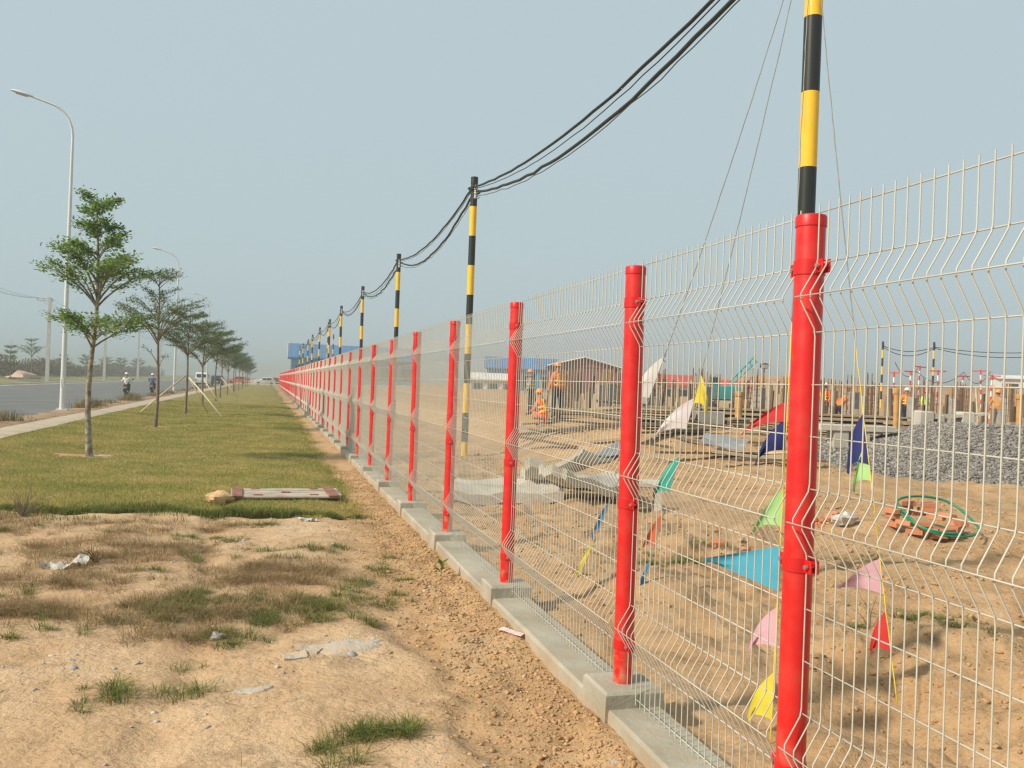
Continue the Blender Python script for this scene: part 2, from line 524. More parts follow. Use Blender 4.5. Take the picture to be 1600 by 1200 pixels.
def striped(name, a, b, step, top):
    """bands of paint up a pole: z counted down from the pole's top"""
    m = mat(name, a, tuple(x * .9 for x in a), 5, .42)
    N, L = m.node_tree.nodes, m.node_tree.links
    tc = N.new('ShaderNodeTexCoord')
    sp = N.new('ShaderNodeSeparateXYZ')
    L.new(tc.outputs['Object'], sp.inputs[0])
    q = N.new('ShaderNodeMath')
    q.operation = 'SUBTRACT'
    q.inputs[0].default_value = top
    L.new(sp.outputs[2], q.inputs[1])
    d = N.new('ShaderNodeMath')
    d.operation = 'DIVIDE'
    d.inputs[1].default_value = step * 2
    L.new(q.outputs[0], d.inputs[0])
    fr = N.new('ShaderNodeMath')
    fr.operation = 'FRACT'
    L.new(d.outputs[0], fr.inputs[0])
    gt = N.new('ShaderNodeMath')
    gt.operation = 'GREATER_THAN'
    gt.inputs[1].default_value = .5
    L.new(fr.outputs[0], gt.inputs[0])
    mx = N.new('ShaderNodeMix')
    mx.data_type = 'RGBA'
    mx.inputs[6].default_value = (*b, 1)
    bs = N['Principled BSDF']
    src = bs.inputs['Base Color'].links[0].from_socket
    L.new(gt.outputs[0], mx.inputs[0])
    L.new(src, mx.inputs[7])
    L.new(mx.outputs[2], bs.inputs['Base Color'])
    return m

M_stripe = striped('yellow_black_bands', (.86, .52, .030), (.018, .020, .018), .747, 6.94)
M_rwstripe = striped('red_white_bands', (.74, .72, .68), (.60, .05, .03), .32, 3.3)

# ------------------------------------------------------------------ ground, lawn, road
def lines(*seg):
    out = []
    for a, b, st in seg:
        n = max(1, int(round((b - a) / st)))
        out += list(np.linspace(a, b, n, endpoint=False))
    return out

gx = [-900, -600, -400, -250, -160, -110, -80, -60, -48, -40, -34] + lines((-30, -9, 1.0), (-9, -4.6, .14), (-4.6, 3.2, .045), (3.2, 22, .16),
      (22, 80, 1.5)) + [80, 95, 115, 140, 170, 210, 260, 330, 430, 600, 900]
gy = [-60, -30, -15, -8, -4, -2, -.6] + lines((0, 1.6, .3), (1.6, 11, .045), (11, 30, .14), (30, 60, .6), (60, 220, 4)) + [220, 260, 320, 400, 520, 700, 1000, 1500]
gx, gy = np.array(gx), np.array(gy)
GX, GY = np.meshgrid(gx, gy)
GZ = ground_z(GX, GY)
nx, ny = len(gx), len(gy)
idx = np.arange(nx * ny).reshape(ny, nx)
FQ = np.stack([idx[:-1, :-1], idx[:-1, 1:], idx[1:, 1:], idx[1:, :-1]], -1).reshape(-1, 4)
g = put('ground', fast_mesh('ground', np.stack([GX, GY, GZ], -1).reshape(-1, 3), FQ, M_soil, 4, True))
tag(g, kind='structure', label='bare sandy soil of the roadside and building site')

TREES = [(-5.62, 20.14), (-5.65, 31.5), (-5.62, 42.5)] + [(-5.6 + .15 * math.sin(k * 2.1), 53.2 + 10.7 * k) for k in range(13)]

def lawn_near(x):
    return 12.15 + .9 * fbm(np.asarray(x) * .9, np.asarray(x) * 0 + 1.7, 61, 3) + .35 * sstep(-3.5, -5.5, x)
def lawn_right(y):
    return -.74 - .35 * fbm(np.asarray(y) * .8, np.asarray(y) * 0 + 4.1, 63, 3) - .12 * sstep(30, 14, y)
def lawn_left(y):
    return -8.25 + .18 * fbm(np.asarray(y) * .4, np.asarray(y) * 0, 65, 3)
def bare(x, y):
    b = np.zeros_like(np.asarray(x, float))
    for (tx, ty), (rx, ry) in zip(TREES[:6], ((.62, .45), (.4, .4), (.3, .4), (.3, .4), (.3, .4), (.3, .4))):
        b = np.maximum(b, (((x - tx) / rx) ** 2 + ((y - ty) / ry) ** 2) < 1 + 2.4 * fbm(x * 2.6, y * 2.6, 67))
    return b
def on_lawn(x, y):
    return (y > lawn_near(x)) & (x < lawn_right(y)) & (x > lawn_left(y)) & (bare(x, y) < .5)

lx, ly = np.array(lines((-8.6, -.4, .11))), np.array(lines((11.6, 30, .11), (30, 60, .5), (60, 200, 4)) + [200.])
LX, LY = np.meshgrid(lx, ly)
LZ = ground_z(LX, LY) + .007
idx = np.arange(LX.size).reshape(LX.shape)
cx, cy = (LX[:-1, :-1] + LX[1:, 1:]) / 2, (LY[:-1, :-1] + LY[1:, 1:]) / 2
keep = on_lawn(cx, cy)
FQ = np.stack([idx[:-1, :-1], idx[:-1, 1:], idx[1:, 1:], idx[1:, :-1]], -1)[keep]
tag(put('lawn', fast_mesh('lawn', np.stack([LX, LY, LZ], -1).reshape(-1, 3), FQ.reshape(-1, 4), M_lawn, 4, True)), kind='structure',
    label='mown yellow green lawn strip between pavement and fence')

def sheet(name, x0, x1, y0, y1, z, m, label, jag=(0, 0), step=2.0, zj=0.0, drop=0.0):
    ys = np.array(lines((y0, 60, .4), (60, y1, step)) + [y1])
    xs = np.linspace(0, 1, 8)
    a = x0 + jag[0] * fbm(ys * .8, ys * 0 + x0, 71, 4)
    b = x1 + jag[1] * fbm(ys * .8, ys * 0 + x1, 73, 4)
    X = a[:, None] * (1 - xs) + b[:, None] * xs
    Y = np.repeat(ys[:, None], 8, 1)
    Z = z + zj * fbm(X * 1.5, Y * 1.5, 75) * (1 - (2 * xs - 1) ** 8) - drop * np.abs(2 * xs - 1) ** 3
    i = np.arange(X.size).reshape(X.shape)
    F_ = np.stack([i[:-1, :-1], i[:-1, 1:], i[1:, 1:], i[1:, :-1]], -1).reshape(-1, 4)
    return tag(put(name, fast_mesh(name, np.stack([X, Y, Z], -1).reshape(-1, 3), F_, m, 4, True)), kind='structure', label=label)

sheet('road', -24.6, -10.0, -40, 900, 0.0, M_asphalt, 'grey asphalt road running beside the lawn', (.1, .25))
sheet('verge', -10.45, -8.95, -40, 500, .028, M_verge, 'sandy weedy verge between road and pavement', (.35, .2), zj=.05, drop=.10)
sheet('sidewalk', -9.28, -8.18, -40, 500, -.012, M_pave, 'pale narrow pavement beside the lawn', (.06, .10), zj=.012, drop=.03)
sheet('far_shoulder', -25.7, -24.5, -40, 600, .012, M_pave, 'pale sandy shoulder on the far side of the road', (.2, .3))
kb = MB()
for k in range(110):
    kb.box((-25.75, 10 + 5 * k + 2.5, .06), (.22, 4.97, .26), bev=.02)
tag(kb.build('kerb', M_kerb), kind='structure', label='pale concrete kerb along the far road edge')

# ------------------------------------------------------------------ concrete plinth with footing blocks
POSTS = [.44, 2.97, 4.62] + [4.62 + 2.53 * k for k in range(1, 60)]
PLINTH_END = POSTS[-1] + .3
plinth = thing('concrete_plinth', (0, 0, 0), 'long low grey concrete plinth under the red post fence', 'plinth')
def wobble_bar(w, h, y0, y1, ztop, n, seed):
    b = MB()
    ring = []
    ys = np.linspace(y0, y1, n)
    for y in ys:
        q = [fbm(np.array([y * 1.7]), np.array([k * 3.1]), seed, 3)[0] * .012 for k in range(6)]
        ring.append([(-w / 2 + q[0] - .012, y, ztop - h), (-w / 2 + q[1], y, ztop - .016), (-w / 2 + .016 + q[2], y, ztop + q[2] * .5),
                     (w / 2 - .016 + q[3], y, ztop + q[3] * .5), (w / 2 + q[4], y, ztop - .016), (w / 2 + q[5] + .012, y, ztop - h)])
    return b.loft(ring)
for k, (a, b) in enumerate(zip([-3] + POSTS, POSTS + [PLINTH_END])):
    wobble_bar(.33, .55, a + (.165 if k else 0), b - .165, -.088 + .008 * math.sin(k * 1.7), 9 if k < 12 else 3, 81 + k).build('wall', M_conc, plinth, 30)
for k, y in enumerate(POSTS):
    b = MB()
    w = [.175 + .012 * random.random() for _ in range(4)]
    b.loft([[(-w[0] - .01, y - w[1], -.6), (w[2] + .01, y - w[1], -.6), (w[2] + .01, y + w[3], -.6), (-w[0] - .01, y + w[3], -.6)],
            [(-w[0], y - w[1], -.014), (w[2], y - w[1], -.014), (w[2], y + w[3], -.014), (-w[0], y + w[3], -.014)],
            [(-w[0] + .014, y - w[1] + .014, 0), (w[2] - .014, y - w[1] + .014, .002), (w[2] - .014, y + w[3] - .014, .001), (-w[0] + .014, y + w[3] - .014, 0)]])
    b.build('footing', M_conc, plinth)

# ------------------------------------------------------------------ red post fence with folded wire panels
fence = thing('mesh_fence', (0, 0, 0), 'long fence of bright red round posts and cream folded wire panels', 'fence')
TOPZ = 2.40
def prof(z):                       # sideways offset of the mesh at a depth z below the post top (three folds towards the road)
    for c in (.333, 1.205, 2.075):
        d = abs(z - c)
        if d < .128:
            return -.078 * (1 - d / .128)
    return 0.0
VPTS = [-.03]
for c in (.333, 1.205, 2.075):
    VPTS += [c - .150, c - .120, c - .015, c + .015, c + .120, c + .150]
VPTS += [2.47]
HLEV = [0, .200, .333, .466, .670, .872, 1.075, 1.205, 1.335, 1.54, 1.742, 1.945, 2.075, 2.205, 2.44]
def panel_mesh(width, pitch, sides, name):
    b = MB()
    n = int(round((width - .13) / pitch)) + 1
    ys = np.linspace(.065, width - .065, n)
    off = [(prof(z), TOPZ - z) for z in VPTS]
    for y in ys:
        b.tube([(x, y, z) for x, z in off], .0028, sides, caps=False)
    for h in HLEV:
        x = prof(h) + (.0045 if abs(prof(h)) < .06 else -.0045)
        b.tube([(x, .045, TOPZ - h), (x, width / 2, TOPZ - h), (x, width - .045, TOPZ - h)], .0029, sides, caps=True)
    return b.mesh(name, M_wire, True)
panels = {}
def panel(y0, y1, far):
    w = round(y1 - y0, 2)
    key = (w, far)
    if key not in panels:
        panels[key] = panel_mesh(w, .060, 4 if far else 6, 'wire_panel')
    o = put('wire_panel', panels[key], fence, (0, y0, 0))
    o.rotation_euler = (0, R(random.uniform(-.25, .25)), R(random.uniform(-.10, .10)))
    return o
for k in range(len(POSTS) - 1):
    panel(POSTS[k], POSTS[k + 1], k > 8)
def ring_profile(r, z0, z1):
    return [(r - .002, z0), (r, z0 + .002), (r, z1 - .002), (r - .002, z1)]
pm = MB().lathe([(.057, -.004), (.057, 2.36), (.0565, 2.37)], 28).mesh('post', M_red, 40)
capm = MB().lathe([(.0585, 2.352), (.0605, 2.354), (.0605, 2.392), (.057, 2.399), (.04, 2.403), (.0, 2.404)], 28).mesh('cap', M_redcap, 40)
def clamp_mesh():
    b = MB()
    b.lathe(ring_profile(.0612, -.030, .030), 28)
    for s in (-1, 1):
        b.box((-.012, s * .078, 0), (.005, .056, .052), bev=.001)
        b.box((.018, s * .078, 0), (.005, .056, .052), bev=.001)
        b.lathe([(.0095, -.030), (.0095, -.018), (.007, -.0165)], 6, (0, s * .084, 0), 1, 'x')
        b.lathe([(.0045, -.018), (.0045, .036)], 8, (0, s * .084, 0), 1, 'x')
    return b.mesh('clamp', [M_redcap, M_bolt], 40)
clm = clamp_mesh()
for k, y in enumerate(POSTS):
    p = put('post', pm, fence, (0, y, 0))
    p.rotation_euler = (R(random.uniform(-.3, .3)), R(random.uniform(-.25, .25)), random.random() * 6)
    put('cap', capm, p)
    for z in (2.19, 1.03, .215):
        c = put('clamp', clm, p, (0, 0, z + random.uniform(-.008, .008)))
        c.rotation_euler.z = -p.rotation_euler.z

# ------------------------------------------------------------------ striped cable poles inside the fence
def insulator_rack(side):
    b = MB()
    b.box((0, side * .10, 6.53), (.05, .02, .34))
    b.box((0, side * .14, 6.69), (.05, .09, .015)).box((0, side * .14, 6.37), (.05, .09, .015))
    b.tube([(0, side * .165, 6.36), (0, side * .165, 6.72)], .008, 6)
    return b
def pole_parts(root, base, slim=1.0):
    b = MB().lathe([(.087 * slim, base), (.087 * slim, 6.76), (.092 * slim, 6.765), (.092 * slim, 6.94), (.0, 6.945)], 24)
    b.build('shaft', M_stripe, root, 40)
    rack = None
    for s in (-1, 1):
        rack = insulator_rack(s).build('bracket', M_bolt, root)
        for z in (6.42, 6.53, 6.64):
            MB().lathe([(.012, -.040), (.036, -.036), (.036, -.016), (.020, -.008), (.020, .008), (.036, .016), (.036, .036), (.012, .040)], 12,
                       (0, s * .165, z)).build('insulator', M_white, rack, 40)
PX = 3.00
POLE_Y = [7.46 + 13.92 * k for k in range(11)]
POLE_X = [3.03, 2.82] + [2.96 + .04 * math.sin(k * 2.3) for k in range(9)]
pole0 = thing('striped_pole', (PX, POLE_Y[0], 0), 'x', 'pole')
pole_parts(pole0, -.5)
for k, y in enumerate(POLE_Y):
    o = pole0 if k == 0 else copy_tree(pole0)
    o.location = (POLE_X[k], y, random.uniform(-.06, .06) * (k > 1))
    o.rotation_euler = (0, R(random.uniform(-.5, .5)) * (k > 1), 0)
    tag(o, ['yellow and black striped pole behind the thickest red post, its top out of view',
            'yellow and black striped cable pole with white insulators, standing second along the fence'][k] if k < 2 else
        'yellow and black striped cable pole, %s along the fence' % ORD[k], 'pole', 'striped poles along the fence')
for (x, y, z, lab) in ((5.6, 119, 1.9, 'taller striped pole set back behind the row near the blue hall'),
                       (7.4, 134, 1.6, 'taller striped pole set back farthest, close to the blue hall wall'),
                       (51.3, 66.0, .05, 'striped pole across the site carrying the start of the drooping cables'),
                       (55.0, 63.9, .1, 'striped pole across the site beside the red and white poles'),
                       (62.6, 56.2, .1, 'striped pole across the site where the drooping cables leave the view')):
    o = copy_tree(pole0)
    o.location = (x, y, z)
    o.rotation_euler = (0, 0, R(70))
    tag(o, lab, 'pole', 'striped poles across the site')

def sag_line(a, b, sag, n=14, wob=0.0, seed=0):
    t = np.linspace(0, 1, n)
    P = np.outer(1 - t, a) + np.outer(t, b)
    P[:, 2] -= 4 * sag * t * (1 - t)
    if wob:
        rg = np.random.default_rng(seed)
        q = rg.normal(0, wob, P.shape)
        q[0] = q[-1] = 0
        P += q
    return P
def run_cable(label, dx, z, r, sag, wob, seed):
    b = MB()
    for k in range(len(POLE_Y) - 1):
        s = sag * random.uniform(.85, 1.15) if k else sag
        xa, xb = POLE_X[k] + dx, POLE_X[k + 1] + dx
        b.tube(sag_line((xa, POLE_Y[k] + .165, z), (xb, POLE_Y[k + 1] - .165, z), s, 30 if k < 3 else 12, wob if k < 4 else 0, seed + k), r, 7 if k < 3 else 4)
        b.tube([(xb, POLE_Y[k + 1] - .165, z), (xb + math.copysign(.105, dx), POLE_Y[k + 1] - .08, z - .01), (xb + math.copysign(.105, dx), POLE_Y[k + 1] + .08, z - .01),
                (xb, POLE_Y[k + 1] + .165, z)], r * .8, 5)
    tag(b.build('power_cable', M_cable, None, True), label, 'cable', 'cables along the striped poles')
run_cable('thick black cable bundle hanging highest along the striped poles', -.03, 6.66, .026, .46, .006, 1)
run_cable('thick wavy black cable bundle hanging lowest along the striped poles', .03, 6.56, .030, .66, .012, 30)
run_cable('thin black wire between the two thick bundles along the striped poles', -.02, 6.62, .009, .55, .004, 60)
run_cable('thin slack wire tied under the insulators along the striped poles', .025, 6.43, .008, .60, .010, 90)
for lab, z, s, ends in (('uppermost cable drooping between the striped poles across the site', 6.6, .45, 3), ('lower cable drooping between the striped poles across the site', 6.5, .75, 3)):
    b = MB()
    pp = [(51.3, 66.0), (55.0, 63.9), (62.6, 56.2)]
    for (x0, y0), (x1, y1) in zip(pp[:-1], pp[1:]):
        b.tube(sag_line((x0, y0, z), (x1, y1, z), s, 14), .035, 5)
    tag(b.build('power_cable', M_cable, None, True), lab, 'cable', 'cables across the site')

# ------------------------------------------------------------------ pennant strings tied to the first striped pole
def cloth(c):
    return leafy(mat('pennant_cloth', c, tuple(x * .92 for x in c), 6, .75), .35)
PEN = {'white': cloth((.80, .76, .72)), 'blush': cloth((.74, .66, .67)), 'yellow': cloth((.80, .66, .05)), 'teal': cloth((.04, .46, .36)),
       'orange': cloth((.72, .17, .07)), 'blue': cloth((.08, .32, .60)), 'red': cloth((.68, .035, .035)), 'navy': cloth((.022, .030, .16)),
       'green': cloth((.42, .72, .26)), 'cyan': cloth((.10, .50, .68)), 'pink': cloth((.78, .44, .50))}
M_string = mat('grey_string', (.20, .19, .16), (.28, .27, .23), 9, .8)
M_ystring = mat('yellow_string', (.70, .52, .06), (.62, .45, .05), 9, .8)
def pennant(root, P, T, size, droop, col, az, seed):
    """P point on the string, T string direction (down), the cloth trails to azimuth az"""
    rg = np.random.default_rng(seed)
    w, l = size
    n, k = 9, 7
    out = np.array([math.cos(az), math.sin(az), 0.0])
    side = np.cross(out, [0, 0, 1.0])
    V, Fc = [], []
    ph, am = rg.uniform(0, 6), rg.uniform(.02, .045)
    for i in range(n):
        t = i / (n - 1)
        half = (1 - t) * w
        for j in range(k):
            q = j / (k - 1)
            p = np.array(P) + T * (half * q + .30 * w * t) + out * (l * t * (1 - .35 * droop * t)) - np.array([0, 0, 1.0]) * droop * l * t * (.45 + .55 * t)
            p = p + side * am * t * math.sin(ph + 5.5 * q + 3.1 * t) * (1.2 - .4 * q) + side * .02 * t * math.cos(9 * q + ph)
            V.append(p)
    for i in range(n - 1):
        for j in range(k - 1):
            a = i * k + j
            Fc.append((a, a + 1, a + k + 1, a + k))
    MB().add(V, Fc).build('pennant', PEN[col], root, True)
def bunting(label, end, sag, mat_s, flags, ties):
    top = np.array([2.95, 7.42, 6.55])
    end = np.array(end, float)
    root = thing('pennant_string', tuple(end), label, 'bunting', 'pennant strings')
    P = sag_line(top, end, sag, 60, .0012, int(end[0] * 100))
    b = MB().tube(P[37:] - end, .0042, 5)
    MB().tube(P[:38] - end, .0046, 5).build('guy_line', M_string, root, True)
    for t in ties:
        q = P[int(t * 59)] - end
        b.tube([q + np.array(d) for d in ((0, 0, .03), (.02, .015, 0), (-.015, .02, -.03), (.01, -.01, -.06))], .004, 4)
    b.build('string', mat_s, root, True)
    for k, (t, size, droop, col, az) in enumerate(flags):
        i = int(round(t * 59))
        T = P[min(i + 1, 59)] - P[max(i - 1, 0)]
        T = T / np.linalg.norm(T)
        pennant(root, P[i] - end, T, size, droop, col, az, int(end[1] * 100) + k)
LFT = math.pi - .45
bunting('slanting pennant string with one large white pennant, left of the second red post', (.99, 8.02, -.2), .30, M_string,
        [(.620, (.44, .48), .95, 'white', LFT), (.862, (.30, .24), 1.3, 'blue', LFT), (.935, (.38, .24), 1.3, 'yellow', LFT)], (.64, .86, .94))
bunting('pennant string beside the second red post with yellow, white, teal and orange pennants', (1.17, 7.0, -.2), .26, M_string,
        [(.655, (.28, .18), 1.5, 'yellow', LFT + 2.6), (.695, (.30, .46), .70, 'blush', LFT), (.780, (.34, .32), 1.05, 'teal', LFT), (.860, (.30, .26), 1.05, 'orange', LFT),
         (.935, (.34, .12), 1.1, 'blue', LFT)], (.69, .79, .87))
bunting('pennant string behind the thickest red post with red, navy, cyan and pink pennants', (.66, 4.12, -.2), .12, M_ystring,
        [(.705, (.16, .36), .55, 'red', LFT), (.735, (.24, .28), .9, 'navy', LFT), (.797, (.26, .26), .9, 'green', LFT), (.853, (.29, .46), .08, 'cyan', LFT),
         (.900, (.24, .22), .9, 'pink', LFT), (.950, (.26, .20), 1.0, 'yellow', LFT)], (.8, .9))
bunting('yellow tied pennant string over the gravel heap with navy, green, pink and red pennants', (1.79, 4.49, -.2), .20, M_ystring,
        [(.712, (.40, .22), 1.5, 'navy', LFT), (.748, (.28, .18), 1.5, 'green', LFT), (.862, (.24, .32), .45, 'pink', LFT), (.917, (.26, .16), 1.2, 'red', LFT)],
        (.72, .77, .91))

# ------------------------------------------------------------------ street lamps and far utility poles
def street_lamp():
    root = thing('street_lamp', (0, 0, 0), 'x', 'street lamp', 'street lamps on the verge')
    pts = [(0, 0, 0), (0, 0, 4), (0, 0, 8), (0, 0, 11.0)]
    rr = [.105, .085, .068, .052]
    for t in np.linspace(.15, 1, 9):
        a = t * R(80)
        pts.append((-.95 * (1 - math.cos(a)), 0, 11.0 + 1.25 * math.sin(a)))
        rr.append(.052 - .012 * t)
    pts.append((-1.55, 0, 12.46))
    rr.append(.038)
    MB().tube(pts, rr, 14).build('column', M_galv, root, 50)
    b = MB()
    b.box((0, 0, .02), (.42, .42, .04), bev=.008)
    for sx in (-1, 1):
        for sy in (-1, 1):
            b.lathe([(.016, .04), (.016, .09)], 6, (sx * .16, sy * .16, 0))
    b.build('base_plate', M_galv, root)
    MB().box((0, -.108, 1.1), (.10, .03, .34), bev=.006).build('access_door', M_galv, root)
    h = MB()
    ring = []
    for t, w, hh in ((0, .06, .05), (.12, .11, .085), (.35, .14, .10), (.62, .13, .085), (.78, .07, .04)):
        x, z = -1.50 - t, 12.45 + t * .20
        ring.append([(x, w * math.cos(a), z + hh * math.sin(a) * (1 if math.sin(a) > 0 else .45)) for a in np.linspace(0, 2 * math.pi, 12, endpoint=False)])
    hd = h.loft(ring).build('lamp_head', M_galv, root, 50)
    MB().box((-1.91, 0, 12.488), (.42, .2, .04), ry=R(11.5), bev=.015).build('lens', M_lens, hd)
    return root
lamp = street_lamp()
for k, y in enumerate((38.4, 81.5, 124.0)):
    o = lamp if k == 0 else copy_tree(lamp)
    o.location = (-9.95, y, .03)
    tag(o, ('tall galvanised street lamp standing just behind the large leafy lawn tree', 'second galvanised street lamp, partly behind the sparse lawn trees',
            'third and faintest street lamp, far along the road above the trees')[k])

def utility_pole():
    root = thing('utility_pole', (0, 0, 0), 'x', 'utility pole', 'concrete utility poles across the road')
    MB().loft([[(sx * w, sy * w * .8, z) for sx, sy in ((-1, -1), (1, -1), (1, 1), (-1, 1))] for z, w in ((-.3, .21), (5, .175), (10.2, .14))]).build('shaft', M_upole, root)
    arm = MB().box((-.55, 0, 9.75), (1.9, .09, .11)).build('cross_arm', M_upole, root)
    for x in (-1.4, -.75, .25):
        MB().lathe([(.02, 9.8), (.02, 9.88), (.05, 9.89), (.06, 9.95), (.035, 10.0), (.0, 10.05)], 10, (x, 0, 0)).build('insulator', M_concd, arm)
    return root
up = utility_pole()
UY = [116.4 + 38 * k for k in range(6)]
for k, y in enumerate(UY):
    o = up if k == 0 else copy_tree(up)
    o.location = (-27.8, y, .15)
    tag(o, ('pale concrete utility pole across the road beside the street lamp, its cross arm in view' if k == 0 else
            '%s pale concrete utility pole in the row across the road' % ORD[k]), 'utility pole', 'concrete utility poles across the road')
for lab, x in (('thin overhead wire on the outer end of the utility cross arms', -29.2), ('thin overhead wire on the middle insulators of the utility poles', -28.55),
               ('thin overhead wire on the inner end of the utility cross arms', -27.55)):
    b = MB()
    for a, c in zip([UY[0] - 38] + UY[:-1], UY):
        b.tube(sag_line((x, a, 10.18), (x, c, 10.18), .8, 10), .012, 4)
    tag(b.build('overhead_wire', M_cable, None, True), lab, 'wire', 'overhead wires across the road')

# ------------------------------------------------------------------ layered young trees
def make_tree(seed, H, tiers, tr, leaf, per, mats, lean=0.0):
    rg = np.random.default_rng(seed)
    tb = MB()
    zs = np.linspace(-.1, H, 12)
    ax = np.stack([lean * (zs / H) ** 2 + .05 * np.sin(zs * 1.3 + seed), .04 * np.sin(zs * 1.7 + 2 * seed), zs], 1)
    ax[:, :2] -= ax[0, :2]
    rad = tr * (1 - zs / H) ** .7 + .008
    rad[0] *= 1.35
    tb.tube(ax, rad, 10)
    def trunk_at(z):
        return np.array([np.interp(z, zs, ax[:, 0]), np.interp(z, zs, ax[:, 1]), z])
    cs = []
    for (zf, n, L, rise, br, dens) in tiers:
        a0 = rg.uniform(0, 6.28)
        for k in range(n):
            az = a0 + k * 2 * math.pi / n + rg.normal(0, .25)
            Lk = L * rg.uniform(.72, 1.15)
            rk = rise * rg.uniform(.8, 1.25)
            o = trunk_at(zf + rg.uniform(-.12, .12) * (H / 5))
            d = np.array([math.cos(az), math.sin(az), 0])
            s = np.array([-d[1], d[0], 0])
            t = np.linspace(0, 1, 8)
            bend = rg.normal(0, .08)
            P = o + np.outer(Lk * t, d) + np.outer(bend * Lk * t ** 2, s)
            P[:, 2] += rk * np.sin(t * math.pi / 2) ** .9
            tb.tube(P, br * (1 - .85 * t) + .003, 5, caps=False)
            for tt in np.arange(.28, 1.0, .115):
                for sg in (-1, 1):
                    if rg.random() > dens:
                        continue
                    q = o + d * Lk * tt + s * bend * Lk * tt ** 2 + np.array([0, 0, rk * math.sin(tt * math.pi / 2) ** .9])
                    l2 = Lk * rg.uniform(.22, .42) * (1.15 - .6 * tt)
                    d2 = d * rg.uniform(.45, .8) + s * sg * rg.uniform(.6, 1.0)
                    d2 /= np.linalg.norm(d2)
                    e = q + d2 * l2 + np.array([0, 0, rg.uniform(-.12, .55) * l2])
                    tb.tube([q, (q + e) / 2 + [0, 0, .03 * l2], e], [br * .3, br * .2, .003], 4, caps=False)
                    m = max(2, int(l2 / (leaf * 1.1)))
                    for u in np.linspace(.25, 1.05, m):
                        cs.append(q + (e - q) * u)
            for tt in np.linspace(.5, 1.03, 6):
                cs.append(o + d * Lk * tt + s * bend * Lk * tt ** 2 + np.array([0, 0, rk * math.sin(min(tt, 1) * math.pi / 2) ** .9]))
    cs.append(trunk_at(H))
    C = np.repeat(np.array(cs), per, 0)
    N_ = len(C)
    C = C + rg.normal(0, 1, C.shape) * np.array([leaf * .6, leaf * .6, leaf * .55])
    a = rg.uniform(0, 2 * math.pi, N_)
    el = rg.normal(.25, .38, N_)
    D = np.stack([np.cos(a) * np.cos(el), np.sin(a) * np.cos(el), np.sin(el)], 1)
    S = np.stack([-np.sin(a), np.cos(a), rg.normal(0, .35, N_)], 1)
    S /= np.linalg.norm(S, axis=1)[:, None]
    Ls = leaf * rg.uniform(.6, 1.25, N_)[:, None]
    V = np.stack([C, C + D * Ls * .55 + S * Ls * .27, C + D * Ls, C + D * Ls * .5 - S * Ls * .27], 1).reshape(-1, 3)
    Fq = np.arange(N_ * 4).reshape(-1, 4)
    return tb.mesh('trunk', mats[0], 60), fast_mesh('crown', V, Fq, mats[1], 4)
V_A = make_tree(3, 5.55, [(2.42, 9, 1.05, .50, .018, 1.0), (3.28, 10, 1.05, .90, .022, 1.0), (3.75, 6, .80, .55, .014, 1.0), (4.25, 5, .70, .38, .012, 1.0), (4.72, 5, .44, .24, .010, 1.0), (5.12, 5, .46, .24, .008, 1.0)],
                .056, .090, 7, (M_bark, M_leaf))
V_B = make_tree(8, 5.2, [(2.0, 2, .8, .5, .012, .10), (2.85, 9, 1.65, 1.15, .020, .85), (3.5, 7, 1.1, .7, .014, .75), (4.25, 5, .62, .32, .010, .7), (4.75, 8, .78, .42, .010, .85)], .052, .072, 6, (M_bark2, M_leaf2), .12)
V_C = make_tree(12, 4.9, [(2.75, 10, 1.75, .95, .020, 1.0), (3.5, 8, 1.3, .66, .014, 1.0), (4.2, 6, .85, .42, .010, 1.0)], .052, .082, 9, (M_bark2, M_leaf2))
V_D = make_tree(21, 4.7, [(2.2, 8, 1.55, 1.05, .018, .9), (3.1, 8, 1.45, .78, .014, 1.0), (3.9, 6, .9, .5, .010, 1.0)], .05, .088, 8, (M_bark2, M_leaf2))
V_E = make_tree(33, 4.6, [(1.6, 6, .95, .35, .016, 1.0), (2.3, 6, .95, .35, .016, 1.0), (3.0, 6, .8, .3, .012, 1.0), (3.7, 5, .7, .3, .010, 1.0)], .05, .12, 4, (M_bark2, M_leaf2))
def tree(v, loc, rz, s, label, group):
    root = thing('shade_tree', loc, label, 'tree', group, rz)
    root.scale = (s, s, s)
    put('trunk', v[0], root)
    put('crown', v[1], root)
    return root
for k, (x, y) in enumerate(TREES):
    v = [V_A, V_B, V_C, V_D][k] if k < 4 else (V_D, V_C, V_B)[k % 3]
    lab = ('bushy green tiered young tree standing foremost on the lawn', 'sparse grey brown tree with thin flat crown, second on the lawn',
           'dark flat topped tree propped by pale poles, third on the lawn')[k] if k < 3 else '%s flat topped tree in the row along the lawn' % ORD[k]
    tree(v, (x, y, gz(x, y)), k * 1.9 + .4, (1.0, 1.0, 1.0)[k] if k < 3 else random.uniform(.92, 1.08), lab, 'trees along the lawn')
FAR = [(-31.5, 92, V_B), (-32, 99.5, V_B), (-33, 112, V_E), (-33.2, 122, V_E), (-33.5, 133, V_B), (-33, 150, V_E), (-33, 168, V_D), (-32.5, 185, V_D), (-33, 205, V_D), (-33, 230, V_C)]
for k, (x, y, v) in enumerate(FAR):
    tree(v, (x, y, gz(x, y)), k * 2.3, random.uniform(.9, 1.05), '%s hazy young tree across the road, counted from the edge of the view' % ORD[k], 'trees across the road')

